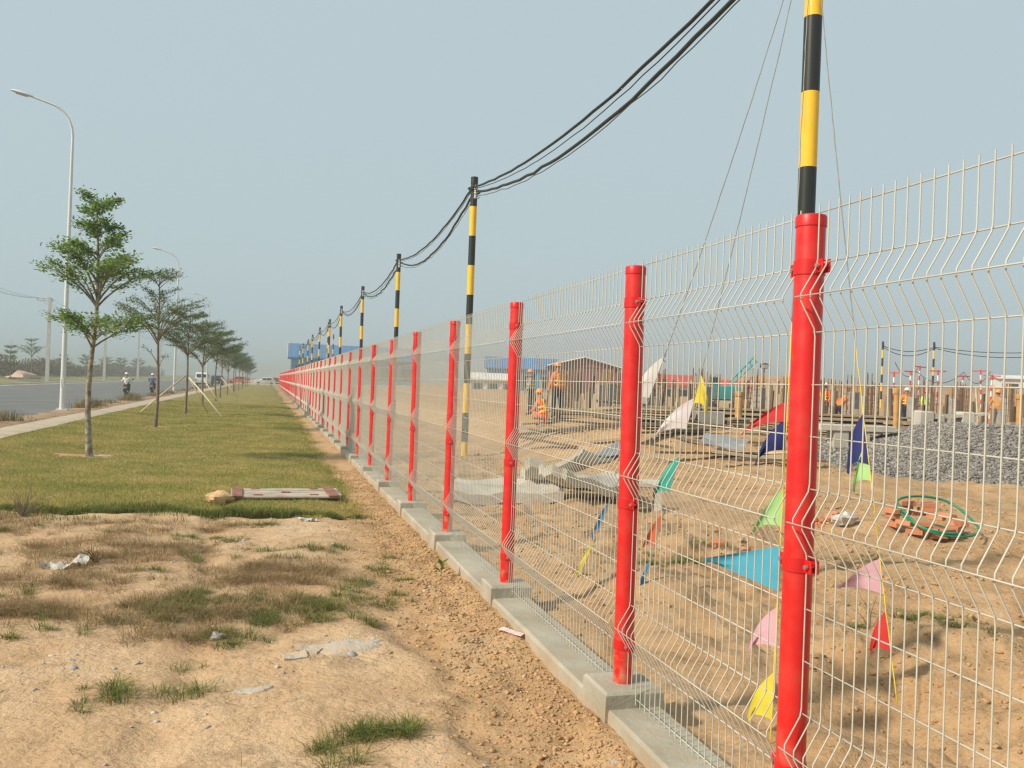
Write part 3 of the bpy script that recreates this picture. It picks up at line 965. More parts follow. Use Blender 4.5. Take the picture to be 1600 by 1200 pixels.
# props of the third and fourth tree
def prop(x0, y0, x1, y1, z1, r, label):
    b = MB().tube([(0, 0, -.05), ((x1 - x0) / 2, (y1 - y0) / 2, (z1 - gz(x0, y0)) / 2 + .01), (x1 - x0, y1 - y0, z1 - gz(x0, y0))], r, 7)
    tag(b.build('tree_prop', M_bamboo, None, True, (x0, y0, gz(x0, y0))), label, 'tree prop', 'poles propping the trees')
tx, ty = TREES[2]
prop(tx - 1.75, ty - 1.7, tx - .02, ty - .06, 1.62, .035, 'pale pole leaning from the pavement side against the third lawn tree')
prop(tx + 1.0, ty + .4, tx + .03, ty + .03, 1.60, .028, 'dark thin pole propping the third lawn tree close to its trunk')
prop(tx + 1.75, ty - 2.2, tx + .04, ty - .05, 1.58, .035, 'pale pole leaning from the fence side against the third lawn tree')
tx, ty = TREES[3]
prop(tx - .2 + 1.3, ty - .4, tx + .03, ty, 1.35, .03, 'short pale pole propping the fourth lawn tree')
tx, ty = TREES[5]
prop(tx + 1.5, ty - .6, tx + .03, ty, 1.5, .03, 'thin brown pole propping the sixth lawn tree')

# ------------------------------------------------------------------ people
def spot(k, d):
    """bearing (sideways metres per metre ahead) and distance from where the photograph was taken"""
    return EYE.x + .2723 * d + .9622 * k * d, .9622 * d - .2723 * k * d

def skin_mesh(joints, edges, root):
    me = bpy.data.meshes.new('skin_cage')
    me.from_pydata([j[0] for j in joints], edges, [])
    o = bpy.data.objects.new('skin_cage', me)
    COL.objects.link(o)
    md = o.modifiers.new('skin', 'SKIN')
    md.use_smooth_shade = True
    for i, j in enumerate(joints):
        d = me.skin_vertices[0].data[i]
        d.radius = j[1]
        d.use_root = i == root
    sd = o.modifiers.new('sub', 'SUBSURF')
    sd.levels = sd.render_levels = 1
    dg = bpy.context.evaluated_depsgraph_get()
    dg.update()
    out = bpy.data.meshes.new_from_object(o.evaluated_get(dg))
    bpy.data.objects.remove(o)
    return out

POSE = {
    'stand': dict(pel=(0, 0, .95), che=(0, .0, 1.30), nk=(0, .01, 1.50), hd=(0, .03, 1.60), el=((-.27, -.03, 1.15), (.30, .02, 1.16)),
                  wr=((-.25, .12, .93), (.34, .10, .93)), kn=((-.11, .03, .50), (.12, .02, .50)), an=((-.13, 0, .09), (.15, -.03, .09))),
    'bend': dict(pel=(0, 0, .86), che=(0, .32, 1.05), nk=(0, .47, 1.10), hd=(0, .58, 1.10), el=((-.24, .40, .80), (.24, .42, .80)),
                 wr=((-.18, .52, .56), (.20, .55, .56)), kn=((-.13, .08, .48), (.13, .06, .48)), an=((-.15, -.02, .09), (.15, -.04, .09))),
    'crouch': dict(pel=(0, 0, .34), che=(0, .14, .66), nk=(0, .20, .86), hd=(0, .25, .96), el=((-.26, .22, .52), (.26, .24, .52)),
                   wr=((-.16, .42, .46), (.18, .44, .46)), kn=((-.17, .34, .46), (.17, .34, .46)), an=((-.15, .10, .08), (.15, .08, .08))),
    'ride': dict(pel=(0, 0, .80), che=(0, .03, 1.14), nk=(0, .06, 1.34), hd=(0, .09, 1.44), el=((-.30, .14, 1.00), (.30, .14, 1.00)),
                 wr=((-.28, .42, .98), (.28, .42, .98)), kn=((-.17, .40, .68), (.17, .40, .68)), an=((-.17, .22, .30), (.17, .22, .30)))}

def person(loc, rz, pose, shirt, trousers, helmet, label, tape=None, group='people', bare_arm=False):
    p = POSE[pose]
    A = np.array
    pel, che, nk, hd = A(p['pel']), A(p['che']), A(p['nk']), A(p['hd'])
    ax = (nk - pel) / np.linalg.norm(nk - pel)
    J, E_, reg = [], [], []
    def j(co, r, g, link=None):
        J.append((tuple(co), r if isinstance(r, tuple) else (r, r)))
        reg.append(g)
        if link is not None:
            E_.append((link, len(J) - 1))
        return len(J) - 1
    bk = 1.16 if shirt in (M_orange, M_lime, M_rust) else 1.0        # loose work jackets
    a = j(pel, (.145 * bk, .115 * bk), 1)
    w = j(pel + (che - pel) * .45, (.14 * bk, .108 * bk), 0, a)
    c = j(che, (.165 * bk, .118 * bk), 0, w)
    n = j(nk, (.058, .055), 2, c)
    h0 = j(nk + (hd - nk) * .72, (.066, .078), 2, n)
    h1 = j(hd + A((0, 0, .05)) * 1.0, (.076, .09), 2, h0)
    j(hd + A((0, -.005, .12)), (.055, .062), 2, h1)
    for s, el, wr, kn, an in zip((-1, 1), p['el'], p['wr'], p['kn'], p['an']):
        sh = j(che + ax * .09 + A((s * .165 * bk, 0, 0)), .064 * bk, 0, c)
        e = j(el, .048 * bk, 0, sh)
        v = j(wr, .030, 2 if bare_arm else 0, e)
        d = (A(wr) - A(el)) / np.linalg.norm(A(wr) - A(el))
        j(A(wr) + d * .06, (.034, .022), 2, v)
        hp = j(pel + A((s * .088, 0, -.06)), .090 * bk, 1, a)
        k = j(kn, .066, 1, hp)
        q = j(an, .043, 1, k)
        j(A(an) + A((s * .01, .15, -.045)), (.042, .034), 3, q)
    me = skin_mesh(J, E_, 0)
    for m in (shirt, trousers, M_skin, M_black):
        me.materials.append(m)
    JP = A([q[0] for q in J])
    seg = [(JP[x], JP[y], reg[y]) for x, y in E_]
    mi = []
    for f in me.polygons:
        cc = A(f.center)
        best, bd = 0, 9
        for s0, s1, g in seg:
            t = np.clip((cc - s0) @ (s1 - s0) / max(1e-9, (s1 - s0) @ (s1 - s0)), 0, 1)
            dd = np.linalg.norm(cc - s0 - t * (s1 - s0))
            if dd < bd:
                bd, best = dd, g
        mi.append(best)
    me.polygons.foreach_set('material_index', mi)
    me.name = 'body'
    root = thing('person', loc, label, 'person', group, rz)
    put('body', me, root)
    hb = MB()                                           # five fingers on each hand, nose and ears
    for s, el, wr in zip((-1, 1), p['el'], p['wr']):
        d = (A(wr) - A(el)) / np.linalg.norm(A(wr) - A(el))
        sd = A((1., 0, 0)) - d * d[0]
        sd /= np.linalg.norm(sd)
        dn = A((0, .35, -.6))
        base = A(wr) + d * .075
        for i, l in enumerate((.058, .068, .064, .050)):
            o = base + sd * (i - 1.5) * .019
            hb.tube([o, o + d * l * .55, o + d * l * .8 + dn * l * .45], [.009, .0085, .006], 5)
        o = A(wr) + d * .03 - sd * s * .03
        hb.tube([o, o + d * .03 - sd * s * .02, o + d * .055 - sd * s * .018], [.011, .010, .007], 5)
    hb.tube([hd + A((0, .07, .035)), hd + A((0, .10, .01)), hd + A((0, .075, 0))], [.010, .014, .008], 5)
    for s in (-1, 1):
        hb.tube([hd + A((s * .072, 0, .05)), hd + A((s * .088, -.01, .02)), hd + A((s * .07, 0, -.01))], [.012, .014, .008], 5)
    hb.build('hands_and_face', M_skin, root, True)
    eb = MB()
    for s in (-1, 1):
        eb.lathe([(.001, -.011), (.010, -.006), (.012, 0), (.010, .006), (.001, .011)], 8, tuple(hd + A((s * .030, .078, .04))))
    eb.build('eyes', M_black, root)
    b = MB()
    hc = hd + A((0, 0, .055))
    b.lathe([(.132, .0), (.134, .006), (.112, .022), (.112, .05), (.098, .09), (.062, .118), (.0, .128)], 16, tuple(hc))
    b.box(tuple(hc + A((0, .13, .006))), (.15, .07, .010), bev=.003)
    b.build('helmet', helmet, root, 50)
    if tape:
        X = A((1., 0, 0))
        Nn = np.cross(X, ax)
        L = np.linalg.norm(nk - pel)
        def P(u, ang, rx=.188 * bk + .004, ry=.140 * bk + .004):
            return pel + ax * L * u + X * rx * math.cos(ang) + Nn * ry * math.sin(ang)
        t = MB()
        for u in (.16, .40):
            ring = [P(u, q) for q in np.linspace(0, 2 * math.pi, 25)]
            ring2 = [P(u + .075, q) for q in np.linspace(0, 2 * math.pi, 25)]
            t.add(ring + ring2, [(i, i + 1, 26 + i, 25 + i) for i in range(24)])
        for ang in (R(55), R(125), R(235), R(305)):
            us = np.linspace(.2, .86, 6)
            l = [P(u, ang - .12, (.19 - .03 * max(0, u - .6)) * bk + .006, .142 * bk + .006) for u in us] + [P(u, ang + .12, (.19 - .03 * max(0, u - .6)) * bk + .006, .142 * bk + .006) for u in us]
            t.add(l, [(i, i + 1, 7 + i, 6 + i) for i in range(5)])
        t.build('reflective_tape', tape, root)
    return root

def stand_on(k, d, z=None):
    x, y = spot(k, d)
    return (x, y, gz(x, y) - .01 if z is None else z)
WORK = 'site workers in safety vests'
person((6.7, 25.6, gz(6.7, 25.6)), R(20), 'stand', M_orange, M_navy, M_orhelm, 'worker standing upright in orange jacket with yellow tape and dark trousers', M_yelstripe, WORK)
person((6.05, 24.75, gz(6.05, 24.75)), R(35), 'crouch', M_orange, M_orange, M_orhelm, 'worker in full orange crouching down beside the standing worker', M_yelstripe, WORK)
person(stand_on(.022, 33), R(60), 'stand', M_shirtg, M_navy, M_orhelm, 'worker in grey shirt and yellow tape just past the third red post', M_yelstripe, WORK)
person(stand_on(.363, 37), R(100), 'stand', M_orange, M_navy, M_whelm, 'worker in orange jacket and white helmet beside the brown timber column', M_yelstripe, WORK)
person(stand_on(.3785, 36), R(-60), 'bend', M_orange, M_navy, M_orhelm, 'stooping worker in orange jacket left of the thickest red post', None, WORK)
person(stand_on(.457, 39), R(170), 'stand', M_orange, M_navy, M_whelm, 'worker with broad yellow tape and white helmet right of the thickest red post', M_yelstripe, WORK)
person(stand_on(.463, 37), R(200), 'crouch', M_orange, M_orange, M_orhelm, 'crouching worker in plain orange right of the thickest red post', None, WORK)
person(stand_on(.4785, 46), R(190), 'stand', M_lime, M_navy, M_rhelm, 'worker in lime yellow vest and dark trousers among the timber stakes', None, WORK)
person(stand_on(.563, 36), R(120), 'stand', M_rust, M_shirtg, M_orhelm, 'worker in brownish orange shirt behind the rusty yellow column', None, WORK, True)
person(stand_on(.646, 30), R(180), 'stand', M_orange, M_navy, M_orhelm, 'worker in orange vest with yellow tape seen over the gravel heap', M_yelstripe, WORK)
person(stand_on(.672, 33), R(200), 'stand', M_shirtg, M_navy, M_whelm, 'grey dressed worker in white helmet near the far end of the gravel heap', None, WORK)

# ------------------------------------------------------------------ motorbikes and their riders, vehicles
def wheel(root, c, r, w, name='wheel'):
    wz = MB().lathe([(r * .72, -w / 2), (r * .95, -w / 2), (r, -w * .25), (r, w * .25), (r * .95, w / 2), (r * .72, w / 2)], 20, c, 0, 'x').build('wheel', M_rubber, root, 50)
    MB().lathe([(.02, -w * .42), (r * .70, -w * .42), (r * .74, 0), (r * .70, w * .42), (.02, w * .42)], 16, c, 0, 'x').build('rim', M_galv, wz, 40)
def motorbike(loc, rz, body_mat, label):
    root = thing('motorbike', loc, label, 'motorbike', 'motorbikes on the road', rz)
    wheel(root, (0, -.58, .29), .29, .09)
    wheel(root, (0, .66, .29), .29, .08)
    b = MB()
    rings = []
    for y, z, w, h in ((-.80, .70, .04, .05), (-.62, .68, .10, .09), (-.30, .62, .13, .12), (-.02, .50, .12, .13), (.18, .42, .09, .10), (.40, .62, .12, .18), (.52, .82, .13, .14), (.56, .98, .07, .06)):
        rings.append([(w * math.cos(a), y, z + h * math.sin(a)) for a in np.linspace(0, 2 * math.pi, 12, endpoint=False)])
    b.loft(rings).build('body', body_mat, root, 50)
    MB().box((0, -.30, .765), (.24, .72, .07), bev=.03).build('seat', M_black, root)
    MB().box((0, .44, .62), (.40, .03, .42), rx=R(-18), bev=.012).build('leg_shield', body_mat, root)
    h = MB().tube([(-.34, .36, .98), (-.15, .45, .98), (0, .50, .96), (.15, .45, .98), (.34, .36, .98)], .016, 6).build('handlebar', M_black, root, True)
    for s in (-1, 1):
        MB().tube([(s * .26, .42, .98), (s * .33, .44, 1.12)], .008, 5).box((s * .345, .44, 1.15), (.11, .02, .08), bev=.008).build('mirror', M_black, h)
    MB().tube([(0, .56, .95), (0, .62, .60), (0, .66, .29)], .03, 8).build('fork', M_galv, root)
    MB().tube([(.13, .2, .22), (.15, -.3, .25), (.16, -.78, .33)], [.025, .035, .045], 8).build('exhaust', M_galv, root)
    MB().box((0, -.83, .72), (.16, .04, .08), bev=.01).build('tail_light', M_tail, root)
    MB().box((0, -.86, .56), (.19, .012, .14), rx=R(12)).build('number_plate', M_white, root)
    MB().box((0, -.84, .44), (.15, .02, .22), rx=R(12)).build('mudguard', M_black, root)
    return root
motorbike((-11.36, 64.5, .01), R(2), M_black, 'dark motorbike under the rider in cream shirt')
person((-11.36, 64.32, .01), R(2), 'ride', M_shirtw, M_navy, M_whelm, 'rider in cream shirt and white helmet on the nearer motorbike', None, 'riders on the road')
motorbike((-10.97, 75.2, .01), R(1), M_shirtb, 'motorbike under the rider in blue shirt')
person((-10.97, 75.02, .01), R(1), 'ride', M_shirtb, M_navy, M_whelm, 'rider in blue shirt and white helmet half hidden by the sparse tree', None, 'riders on the road')

def vehicle(loc, rz, paint, L, W, prof_pts, win, label, name, cat, wheels):
    """prof_pts: side outline (y, z); win: (y0, y1, z0, z1) side windows; rear faces -y"""
    root = thing(name, loc, label, cat, None, rz)
    rings = []
    for x, k in ((-W / 2, .94), (-W / 2 + .05, 1.0), (W / 2 - .05, 1.0), (W / 2, .94)):
        ymid = sum(q[0] for q in prof_pts) / len(prof_pts)
        zmid = sum(q[1] for q in prof_pts) / len(prof_pts)
        rings.append([(x * (1 - .10 * max(0, (z - 1.0))), ymid + (y - ymid) * k, zmid + (z - zmid) * k) for y, z in prof_pts])
    MB().loft(rings).build('body', paint, root, 30)
    for y0, y1, z0, z1 in win:
        for s in (-1, 1):
            MB().box((s * (W / 2 - .06), (y0 + y1) / 2, (z0 + z1) / 2), (.03 + .10, y1 - y0, z1 - z0), bev=.02).build('side_window', M_glass, root)
    yr = min(q[0] for q in prof_pts)
    top = max(q[1] for q in prof_pts)
    rw = MB().box((0, yr + .05, top - .42), (W - .46, .10, .40), rx=R(-5), bev=.03).build('rear_window', M_glass, root)
    MB().box((0, yr - .005, top - .42), (.05, .03, .40), rx=R(-5)).build('window_pillar', paint, rw)
    MB().box((0, yr - .05, .42), (W - .06, .14, .22), bev=.03).build('bumper', M_black if paint is M_vanwhite else paint, root)
    for s in (-1, 1):
        MB().box((s * (W / 2 - .11), yr + .0, top - 1.02), (.13, .08, .34), bev=.02).build('tail_light', M_tail, root)
    MB().box((0, yr - .02, top - 1.05), (.42, .04, .15)).build('number_plate', M_white, root)
    for y in wheels:
        for s in (-1, 1):
            wheel(root, (s * (W / 2 - .09), y, .32), .32, .20)
    return root
VAN = [(-2.3, .35), (-2.38, .62), (-2.34, 1.15), (-2.22, 1.82), (-2.1, 1.93), (1.2, 1.93), (1.5, 1.84), (2.1, 1.15), (2.4, .95), (2.42, .40), (2.3, .30), (-2.1, .30)]
vehicle((-10.75, 128.0, .01), 0, M_vanwhite, 4.8, 1.72, VAN, ((-2.0, -.9, 1.18, 1.70), (-.8, .3, 1.18, 1.70), (.4, 1.3, 1.18, 1.70)), 'white minibus driving away with dark rear window', 'minibus', 'minibus', (-1.45, 1.55))
CAR = [(-2.2, .35), (-2.25, .7), (-2.1, 1.0), (-1.6, 1.55), (-1.3, 1.62), (.2, 1.62), (.9, 1.1), (2.1, .95), (2.2, .5), (2.1, .28), (-2.1, .28)]
M_darkcar = mat('dark_green_paint', (.03, .055, .06), (.025, .045, .05), 2, .3)
vehicle((-9.95, 150.0, .01), 0, M_darkcar, 4.4, 1.8, CAR, ((-1.3, -.3, 1.05, 1.48), (-.2, .6, 1.05, 1.45)), 'dark green car ahead of the white minibus', 'car', 'car', (-1.35, 1.4))
M_redcar = mat('orange_red_paint', (.62, .12, .05), (.56, .10, .045), 2, .35)
vehicle((-8.2, 199.0, -.05), R(80), M_redcar, 4.4, 1.7, CAR, ((-1.3, -.3, 1.05, 1.48), (-.2, .6, 1.05, 1.45)), 'far orange red car where the lawn trees end', 'car', 'car', (-1.35, 1.4))
vehicle((-2.6, 196.0, -.05), R(95), M_vanwhite, 4.4, 1.7, CAR, ((-1.3, -.3, 1.05, 1.48), (-.2, .6, 1.05, 1.45)), 'far white car parked at the end of the fence', 'car', 'car', (-1.35, 1.4))
vehicle((-1.2, 204.0, -.05), R(85), M_tail, 4.4, 1.7, CAR, ((-1.3, -.3, 1.05, 1.48), (-.2, .6, 1.05, 1.45)), 'far dark red car beside the white one at the end of the fence', 'car', 'car', (-1.35, 1.4))
br = thing('barrier', (-3, 178, gz(-3, 178)), 'low white rail barrier across the far end of the lawn', 'barrier')
for x in np.arange(-3.4, 3.2, 1.1):
    MB().box((x, 0, .5), (.10, .10, 1.1)).build('post', M_whitewall, br)
for z in (.45, .85):
    MB().box((-.1, -.07, z), (6.8, .04, .14)).build('rail', M_whitewall, br)

# ------------------------------------------------------------------ foundations under construction: columns, stakes, beams
SITE = 'timber stakes on the foundations'
def zone(k):
    for lim, t in ((.055, 'left of the third red post'), (.10, 'between the gabled shed and the third post'), (.145, 'just left of the second red post'), (.20, 'just right of the second red post'),
                   (.26, 'near the teal machine'), (.33, 'left of the thickest red post'), (.41, 'just right of the thickest red post'), (.47, 'below the first distant striped pole'),
                   (.53, 'below the red and white poles')):
        if k < lim:
            return t
    return 'above the gravel heap at the view edge'
stake_m = [MB().box((0, 0, h / 2 - .3), (w, w, h + .6), bev=.006).mesh('timber_stake', m) for h, w, m in
           ((1.1, .09, M_wood), (1.55, .10, M_woodd), (.7, .13, M_wood), (1.8, .06, M_bamboo))]
rs = np.random.default_rng(5)
n_st = 0
for r in range(26):
    for c in range(15):
        d = 29.5 + r * 1.15 + rs.uniform(-.4, .4)
        k = .045 + c * .045 + rs.uniform(-.018, .018)
        if rs.random() < .48 or n_st >= 190:
            continue
        x, y = spot(k, d)
        if x < 5.5:
            continue
        kd = int(rs.integers(0, 4))
        o = put('timber_stake', stake_m[kd], None, (x, y, gz(x, y)), rs.uniform(0, 3))
        o.rotation_euler.x, o.rotation_euler.y = R(rs.normal(0, 3)), R(rs.normal(0, 3))
        o.scale.z = rs.uniform(.7, 1.15)
        tag(o, '%s on the foundations, seen %s' % (('upright squared timber stake', 'tall squared timber stake', 'short stubby timber stake', 'thin pale bamboo stake')[kd], zone(k)), 'stake', SITE + ' ' + zone(k))
        n_st += 1
col_m = MB()
col_m.box((0, 0, .6), (.28, .28, 1.5), bev=.015)
for sx in (-.09, .09):
    for sy in (-.09, .09):
        col_m.tube([(sx, sy, 1.3), (sx * 1.05, sy, 1.9)], .012, 5, 1)
col_m = col_m.mesh('concrete_column', [M_concd, M_rust])
for r in range(4):
    for c in range(11):
        kk = .05 + c * .058 + rs.uniform(-.01, .01)
        x, y = spot(kk, 33 + r * 6.5 + rs.uniform(-1, 1))
        o = put('concrete_column', col_m, None, (x, y, gz(x, y)), R(15))
        tag(o, 'grey concrete column with rusty bars, %s row, %s' % (ORD[r], zone(kk)), 'column', 'concrete columns on the foundations')
cage_m = MB()
for sx in (-.14, 0, .14):
    for sy in (-.14, 0, .14):
        if sx or sy:
            cage_m.tube([(sx, sy, -.2), (sx * 1.05, sy * .95, 1.0), (sx * rs.uniform(.9, 1.2), sy * rs.uniform(.9, 1.2), 1.85 + rs.uniform(-.15, .15))], .014, 4)
for z in np.arange(.1, 1.6, .22):
    cage_m.tube([(-.15, -.15, z), (.15, -.15, z), (.15, .15, z), (-.15, .15, z), (-.15, -.15, z)], .008, 4)
cage_m = cage_m.mesh('rebar_cage', mat('rusty_rebar', (.13, .075, .045), (.22, .13, .08), 5, .85))
for r in range(3):
    for c in range(12):
        kk = .07 + c * .051 + rs.uniform(-.012, .012)
        x, y = spot(kk, 31 + r * 5.5 + rs.uniform(-1, 1))
        o = put('rebar_cage', cage_m, None, (x, y, gz(x, y)), rs.uniform(0, 1.5))
        o.rotation_euler.y = R(rs.normal(0, 2))
        tag(o, 'upright rusty rebar cage, %s row, %s' % (ORD[r], zone(kk)), 'rebar cage', 'rebar cages on the foundations')
for i, (kk, d, L_s, rot, lab) in enumerate(((.085, 29.5, 2.2, 12, 'low stack of boards beyond the orange workers'), (.160, 26.8, 2.4, -20, 'stack of boards in front of the dark staging under the white pennants'),
                                            (.285, 26.5, 2.0, 10, 'stack of boards left of the brown timber column'), (.335, 26.0, 2.2, -35, 'stack of boards just left of the thickest red post'),
                                            (.430, 25.5, 2.2, 5, 'stack of boards behind the pale trestle block'), (.485, 25.2, 2.4, -18, 'stack of boards behind the rusty yellow column'),
                                            (.640, 23.8, 2.4, 8, 'stack of boards beyond the far end of the gravel heap'))):
    x, y = spot(kk, d)
    st = thing('board_stack', (x, y, gz(x, y)), lab, 'board stack', 'board stacks on the site', R(rot - 15))
    for lv in range(5):
        for q in range(4):
            MB().box((rs.uniform(-.12, .12), (q - 1.5) * .24 + rs.uniform(-.02, .02), .06 + lv * .075), (L_s + rs.uniform(-.3, .2), .21, .045), rz=R(rs.normal(0, 1.5))).build('plank', M_wood if (lv + q) % 3 else M_woodd, st)
        MB().box((-L_s * .3, 0, .02 + lv * .075), (.07, .95, .035)).build('bearer', M_woodd, st)
        MB().box((L_s * .3, 0, .02 + lv * .075), (.07, .95, .035)).build('bearer', M_woodd, st)
# low timber staging: boards on stub legs with gaps beneath, their shade painted on a sheet behind
M_gapshade = mat('gap_shade_dark', (.05, .04, .03), (.09, .07, .05), 2, .9)
def staging(k0, k1, d, h, label, tilt=0.0):
    (x0, y0), (x1, y1) = spot(k0, d), spot(k1, d)
    L, a = math.hypot(x1 - x0, y1 - y0), math.atan2(y1 - y0, x1 - x0)
    z0 = min(gz(x0, y0), gz(x1, y1))
    root = thing('timber_staging', (x0, y0, z0), label, 'staging', None, a)
    for t in np.arange(0, L + .01, 1.1):
        MB().box((t, .2, h / 2 - .1), (.12, .12, h + .2)).build('leg', M_woodd, root)
        MB().box((t + .05, 1.3, h / 2 - .1), (.12, .12, h + .2)).build('leg', M_woodd, root)
    for i in range(6):
        MB().box((L / 2 + rs.uniform(-.15, .15), .05 + i * .27, h + rs.uniform(-.01, .03)), (L + rs.uniform(-.2, .5), .22, .05), rz=R(rs.normal(0, .8))).build('plank', M_wood, root)
    for z in (h * .42, h * .78):
        MB().box((L / 2, -.02 + rs.uniform(-.05, .05), z), (L + rs.uniform(-.2, .4), .07, .09), ry=R(rs.normal(0, .7))).build('rail', M_wood, root)
    MB().box((L / 2, 1.5, h * .45), (L, .03, h * 1.0)).build('gap_shade_board', M_gapshade, root)  # added near-black sheet, its colour stands in for shade under the boards
    return root
staging(.055, .135, 26.5, .30, 'low timber staging behind the two orange workers')
staging(.130, .215, 28.0, .52, 'dark timber staging behind the white pennants')
staging(.225, .325, 28.5, .55, 'timber staging with open black bays left of the thickest red post')
staging(.345, .460, 29.0, .50, 'timber staging running behind the thickest red post')
staging(.455, .560, 27.0, .42, 'timber staging left of the broken concrete beam')
staging(.615, .720, 25.5, .55, 'timber staging at the far end of the gravel heap')
for k, (kk, d, L, a, m, lab) in enumerate([(.235, 20.2, 3.0, 20, M_woodd, 'long dark plank half buried in the spoil left of the blue grey sheet'), (.29, 20.0, 2.2, -8, M_wood, 'pale plank lying on the spoil right of the blue grey sheet'),
                       (.305, 19.6, 2.6, 12, M_woodd, 'dark plank lowest on the spoil beside the thickest post'), (.285, 20.6, 1.8, -25, M_bamboo, 'white pole thrown on the spoil beside the thickest post'),
                       (.185, 21.4, 2.4, 30, M_woodd, 'dark plank sloping down the spoil behind the teal pennant'), (.125, 23.0, 3.2, 5, M_woodd, 'black plank along the spoil below the orange workers'),
                       (.395, 21.5, 2.6, 8, M_wood, 'brown plank in front of the pale concrete block'), (.43, 21.8, 2.0, -6, M_rust, 'rusty plank beside the foot of the rusty yellow column')]):
    x, y = spot(kk, d)
    o = MB().box((0, 0, 0), (L, .2, .05)).build('plank', m, None, False, (x, y, gz(x, y) + .10))
    o.rotation_euler = (R(rs.uniform(-10, 10)), R(rs.uniform(-7, 7)), R(a - 15))
    o.name = 'loose_plank'
    tag(o, lab, 'plank', 'planks on the spoil')
for i in range(46):                                   # more timber left lying on the spoil
    kk = rs.uniform(.03, .42)
    x, y = spot(kk, rs.uniform(21.0, 28.5))
    if x < 4.6:
        continue
    L = rs.uniform(.9, 2.6)
    o = MB().box((0, 0, 0), (L, rs.uniform(.07, .2), .05)).build('loose_plank', (M_wood, M_woodd, M_woodd)[i % 3], None, False, (x, y, gz(x, y) + .06 + rs.uniform(0, .14)))
    o.rotation_euler = (R(rs.uniform(-12, 12)), R(rs.uniform(-8, 8)), R(rs.normal(-12, 25)))
    tag(o, '%s plank lying on the spoil, %s' % (('weathered', 'dark', 'dark')[i % 3], zone(kk)), 'plank', 'planks strewn over the spoil')
def column(k, d, h, r, m, label, name='pipe_column', flange=True):
    x, y = spot(k, d)
    root = thing(name, (x, y, gz(x, y)), label, 'column')
    MB().lathe([(r, -.3), (r, h - .12), (r * .98, h - .1)], 14).build('shaft', m, root, 40)
    MB().lathe([(r * 1.25, h - .14), (r * 1.3, h - .13), (r * 1.3, h), (r * 1.1, h + .01)], 14).build('collar', m, root, 40)
    return root
column(.4455, 24, 1.55, .075, M_rust, 'rusty yellow pipe column standing before the gravel heap')
column(.588, 24, 1.55, .08, M_rust, 'rusty pipe column at the edge of the view behind the gravel')
column(.2632, 27, 1.15, .11, M_rust, 'brown timber column beside the white helmeted worker')
column(.372, 30, 1.5, .07, M_wood, 'slim brown column touching the thickest red post')

def blockish(name, parts, m, loc, rz, label, cat, tilt=(0, 0)):
    root = thing(name, loc, label, cat, None, rz)
    root.rotation_euler.x, root.rotation_euler.y = tilt
    for n, c, d in parts:
        MB().box(c, d, bev=.02).build(n, m, root)
    return root
x, y = spot(.229, 27)
blockish('concrete_box', [('wall', (0, -.35, .24), (.78, .07, .5)), ('wall', (0, .35, .24), (.78, .07, .5)), ('wall', (-.36, 0, .24), (.07, .62, .5)), ('wall', (.36, 0, .24), (.07, .62, .5))],
         M_concd, (x, y, gz(x, y)), R(-15), 'grey open concrete box below the yellow pennant', 'box')
x, y = spot(.398, 21.5)
blockish('concrete_block', [('cap', (0, 0, .62), (1.9, .5, .16)), ('leg', (-.42, 0, .27), (.36, .42, .54)), ('leg', (.12, 0, .27), (.36, .42, .54)), ('foot', (0, 0, -.02), (1.2, .7, .08))],
         M_conc2, (x, y, gz(x, y)), R(-12), 'pale concrete trestle block left of the navy pennant', 'block')
x, y = spot(.156, 13.3)
blockish('concrete_bench', [('slab', (0, 0, .44), (.62, .5, .09)), ('leg', (-.22, 0, .2), (.09, .42, .4)), ('leg', (.22, 0, .2), (.09, .42, .4))], M_conc2, (x, y, gz(x, y)), R(-20),
         'small pale concrete bench shaped piece right of the second red post', 'concrete piece')

def warped_slab(name, loc, rz, tilt, L, W, th, curl, seed, m, label, cat, group=None, rough_=.05):
    nx_, ny_ = 15, 11
    top, bot = [], []
    for j in range(ny_):
        for i in range(nx_):
            u, v = i / (nx_ - 1) * 2 - 1, j / (ny_ - 1) * 2 - 1
            e = 1 + .22 * float(fbm(np.array([math.atan2(v, u) * 1.3 + seed]), np.array([seed * 1.7]), seed, 3)[0])
            x_, y_ = u * L / 2 * e, v * W / 2 * e
            z_ = curl * (u * u * .6 + u * v * .5 - .25) + rough_ * min(1, L) * float(fbm(np.array([u * 2.5 + seed]), np.array([v * 2.5]), seed + 9, 4)[0])
            top.append((x_, y_, z_ + th))
            bot.append((x_ * .97, y_ * .97, z_))
    n = nx_ * ny_
    f = []
    for j in range(ny_ - 1):
        for i in range(nx_ - 1):
            a = j * nx_ + i
            f.append((a, a + 1, a + nx_ + 1, a + nx_))
            f.append((n + a, n + a + nx_, n + a + nx_ + 1, n + a + 1))
    rim = list(range(nx_)) + [j * nx_ + nx_ - 1 for j in range(1, ny_)] + [(ny_ - 1) * nx_ + i for i in range(nx_ - 2, -1, -1)] + [j * nx_ for j in range(ny_ - 2, 0, -1)]
    for a, b in zip(rim, rim[1:] + rim[:1]):
        f.append((a, n + a, n + b, b))
    o = MB().add(top + bot, f).build(name, m, None, 35, loc, rz)
    o.rotation_euler.x, o.rotation_euler.y = tilt
    return tag(o, label, cat, group)
def on(k, d, dz=0.0):
    x, y = spot(k, d)
    return (x, y, gz(x, y) + dz)
SL = 'broken concrete slabs inside the fence'
warped_slab('concrete_slab', on(.000, 14.6, .10), R(-20), (R(4), R(-3)), 1.9, 1.3, .17, .08, 2, M_conc2, 'lowest broken concrete slab of the heap, lying flat by the third post', 'concrete slab', SL, .13)
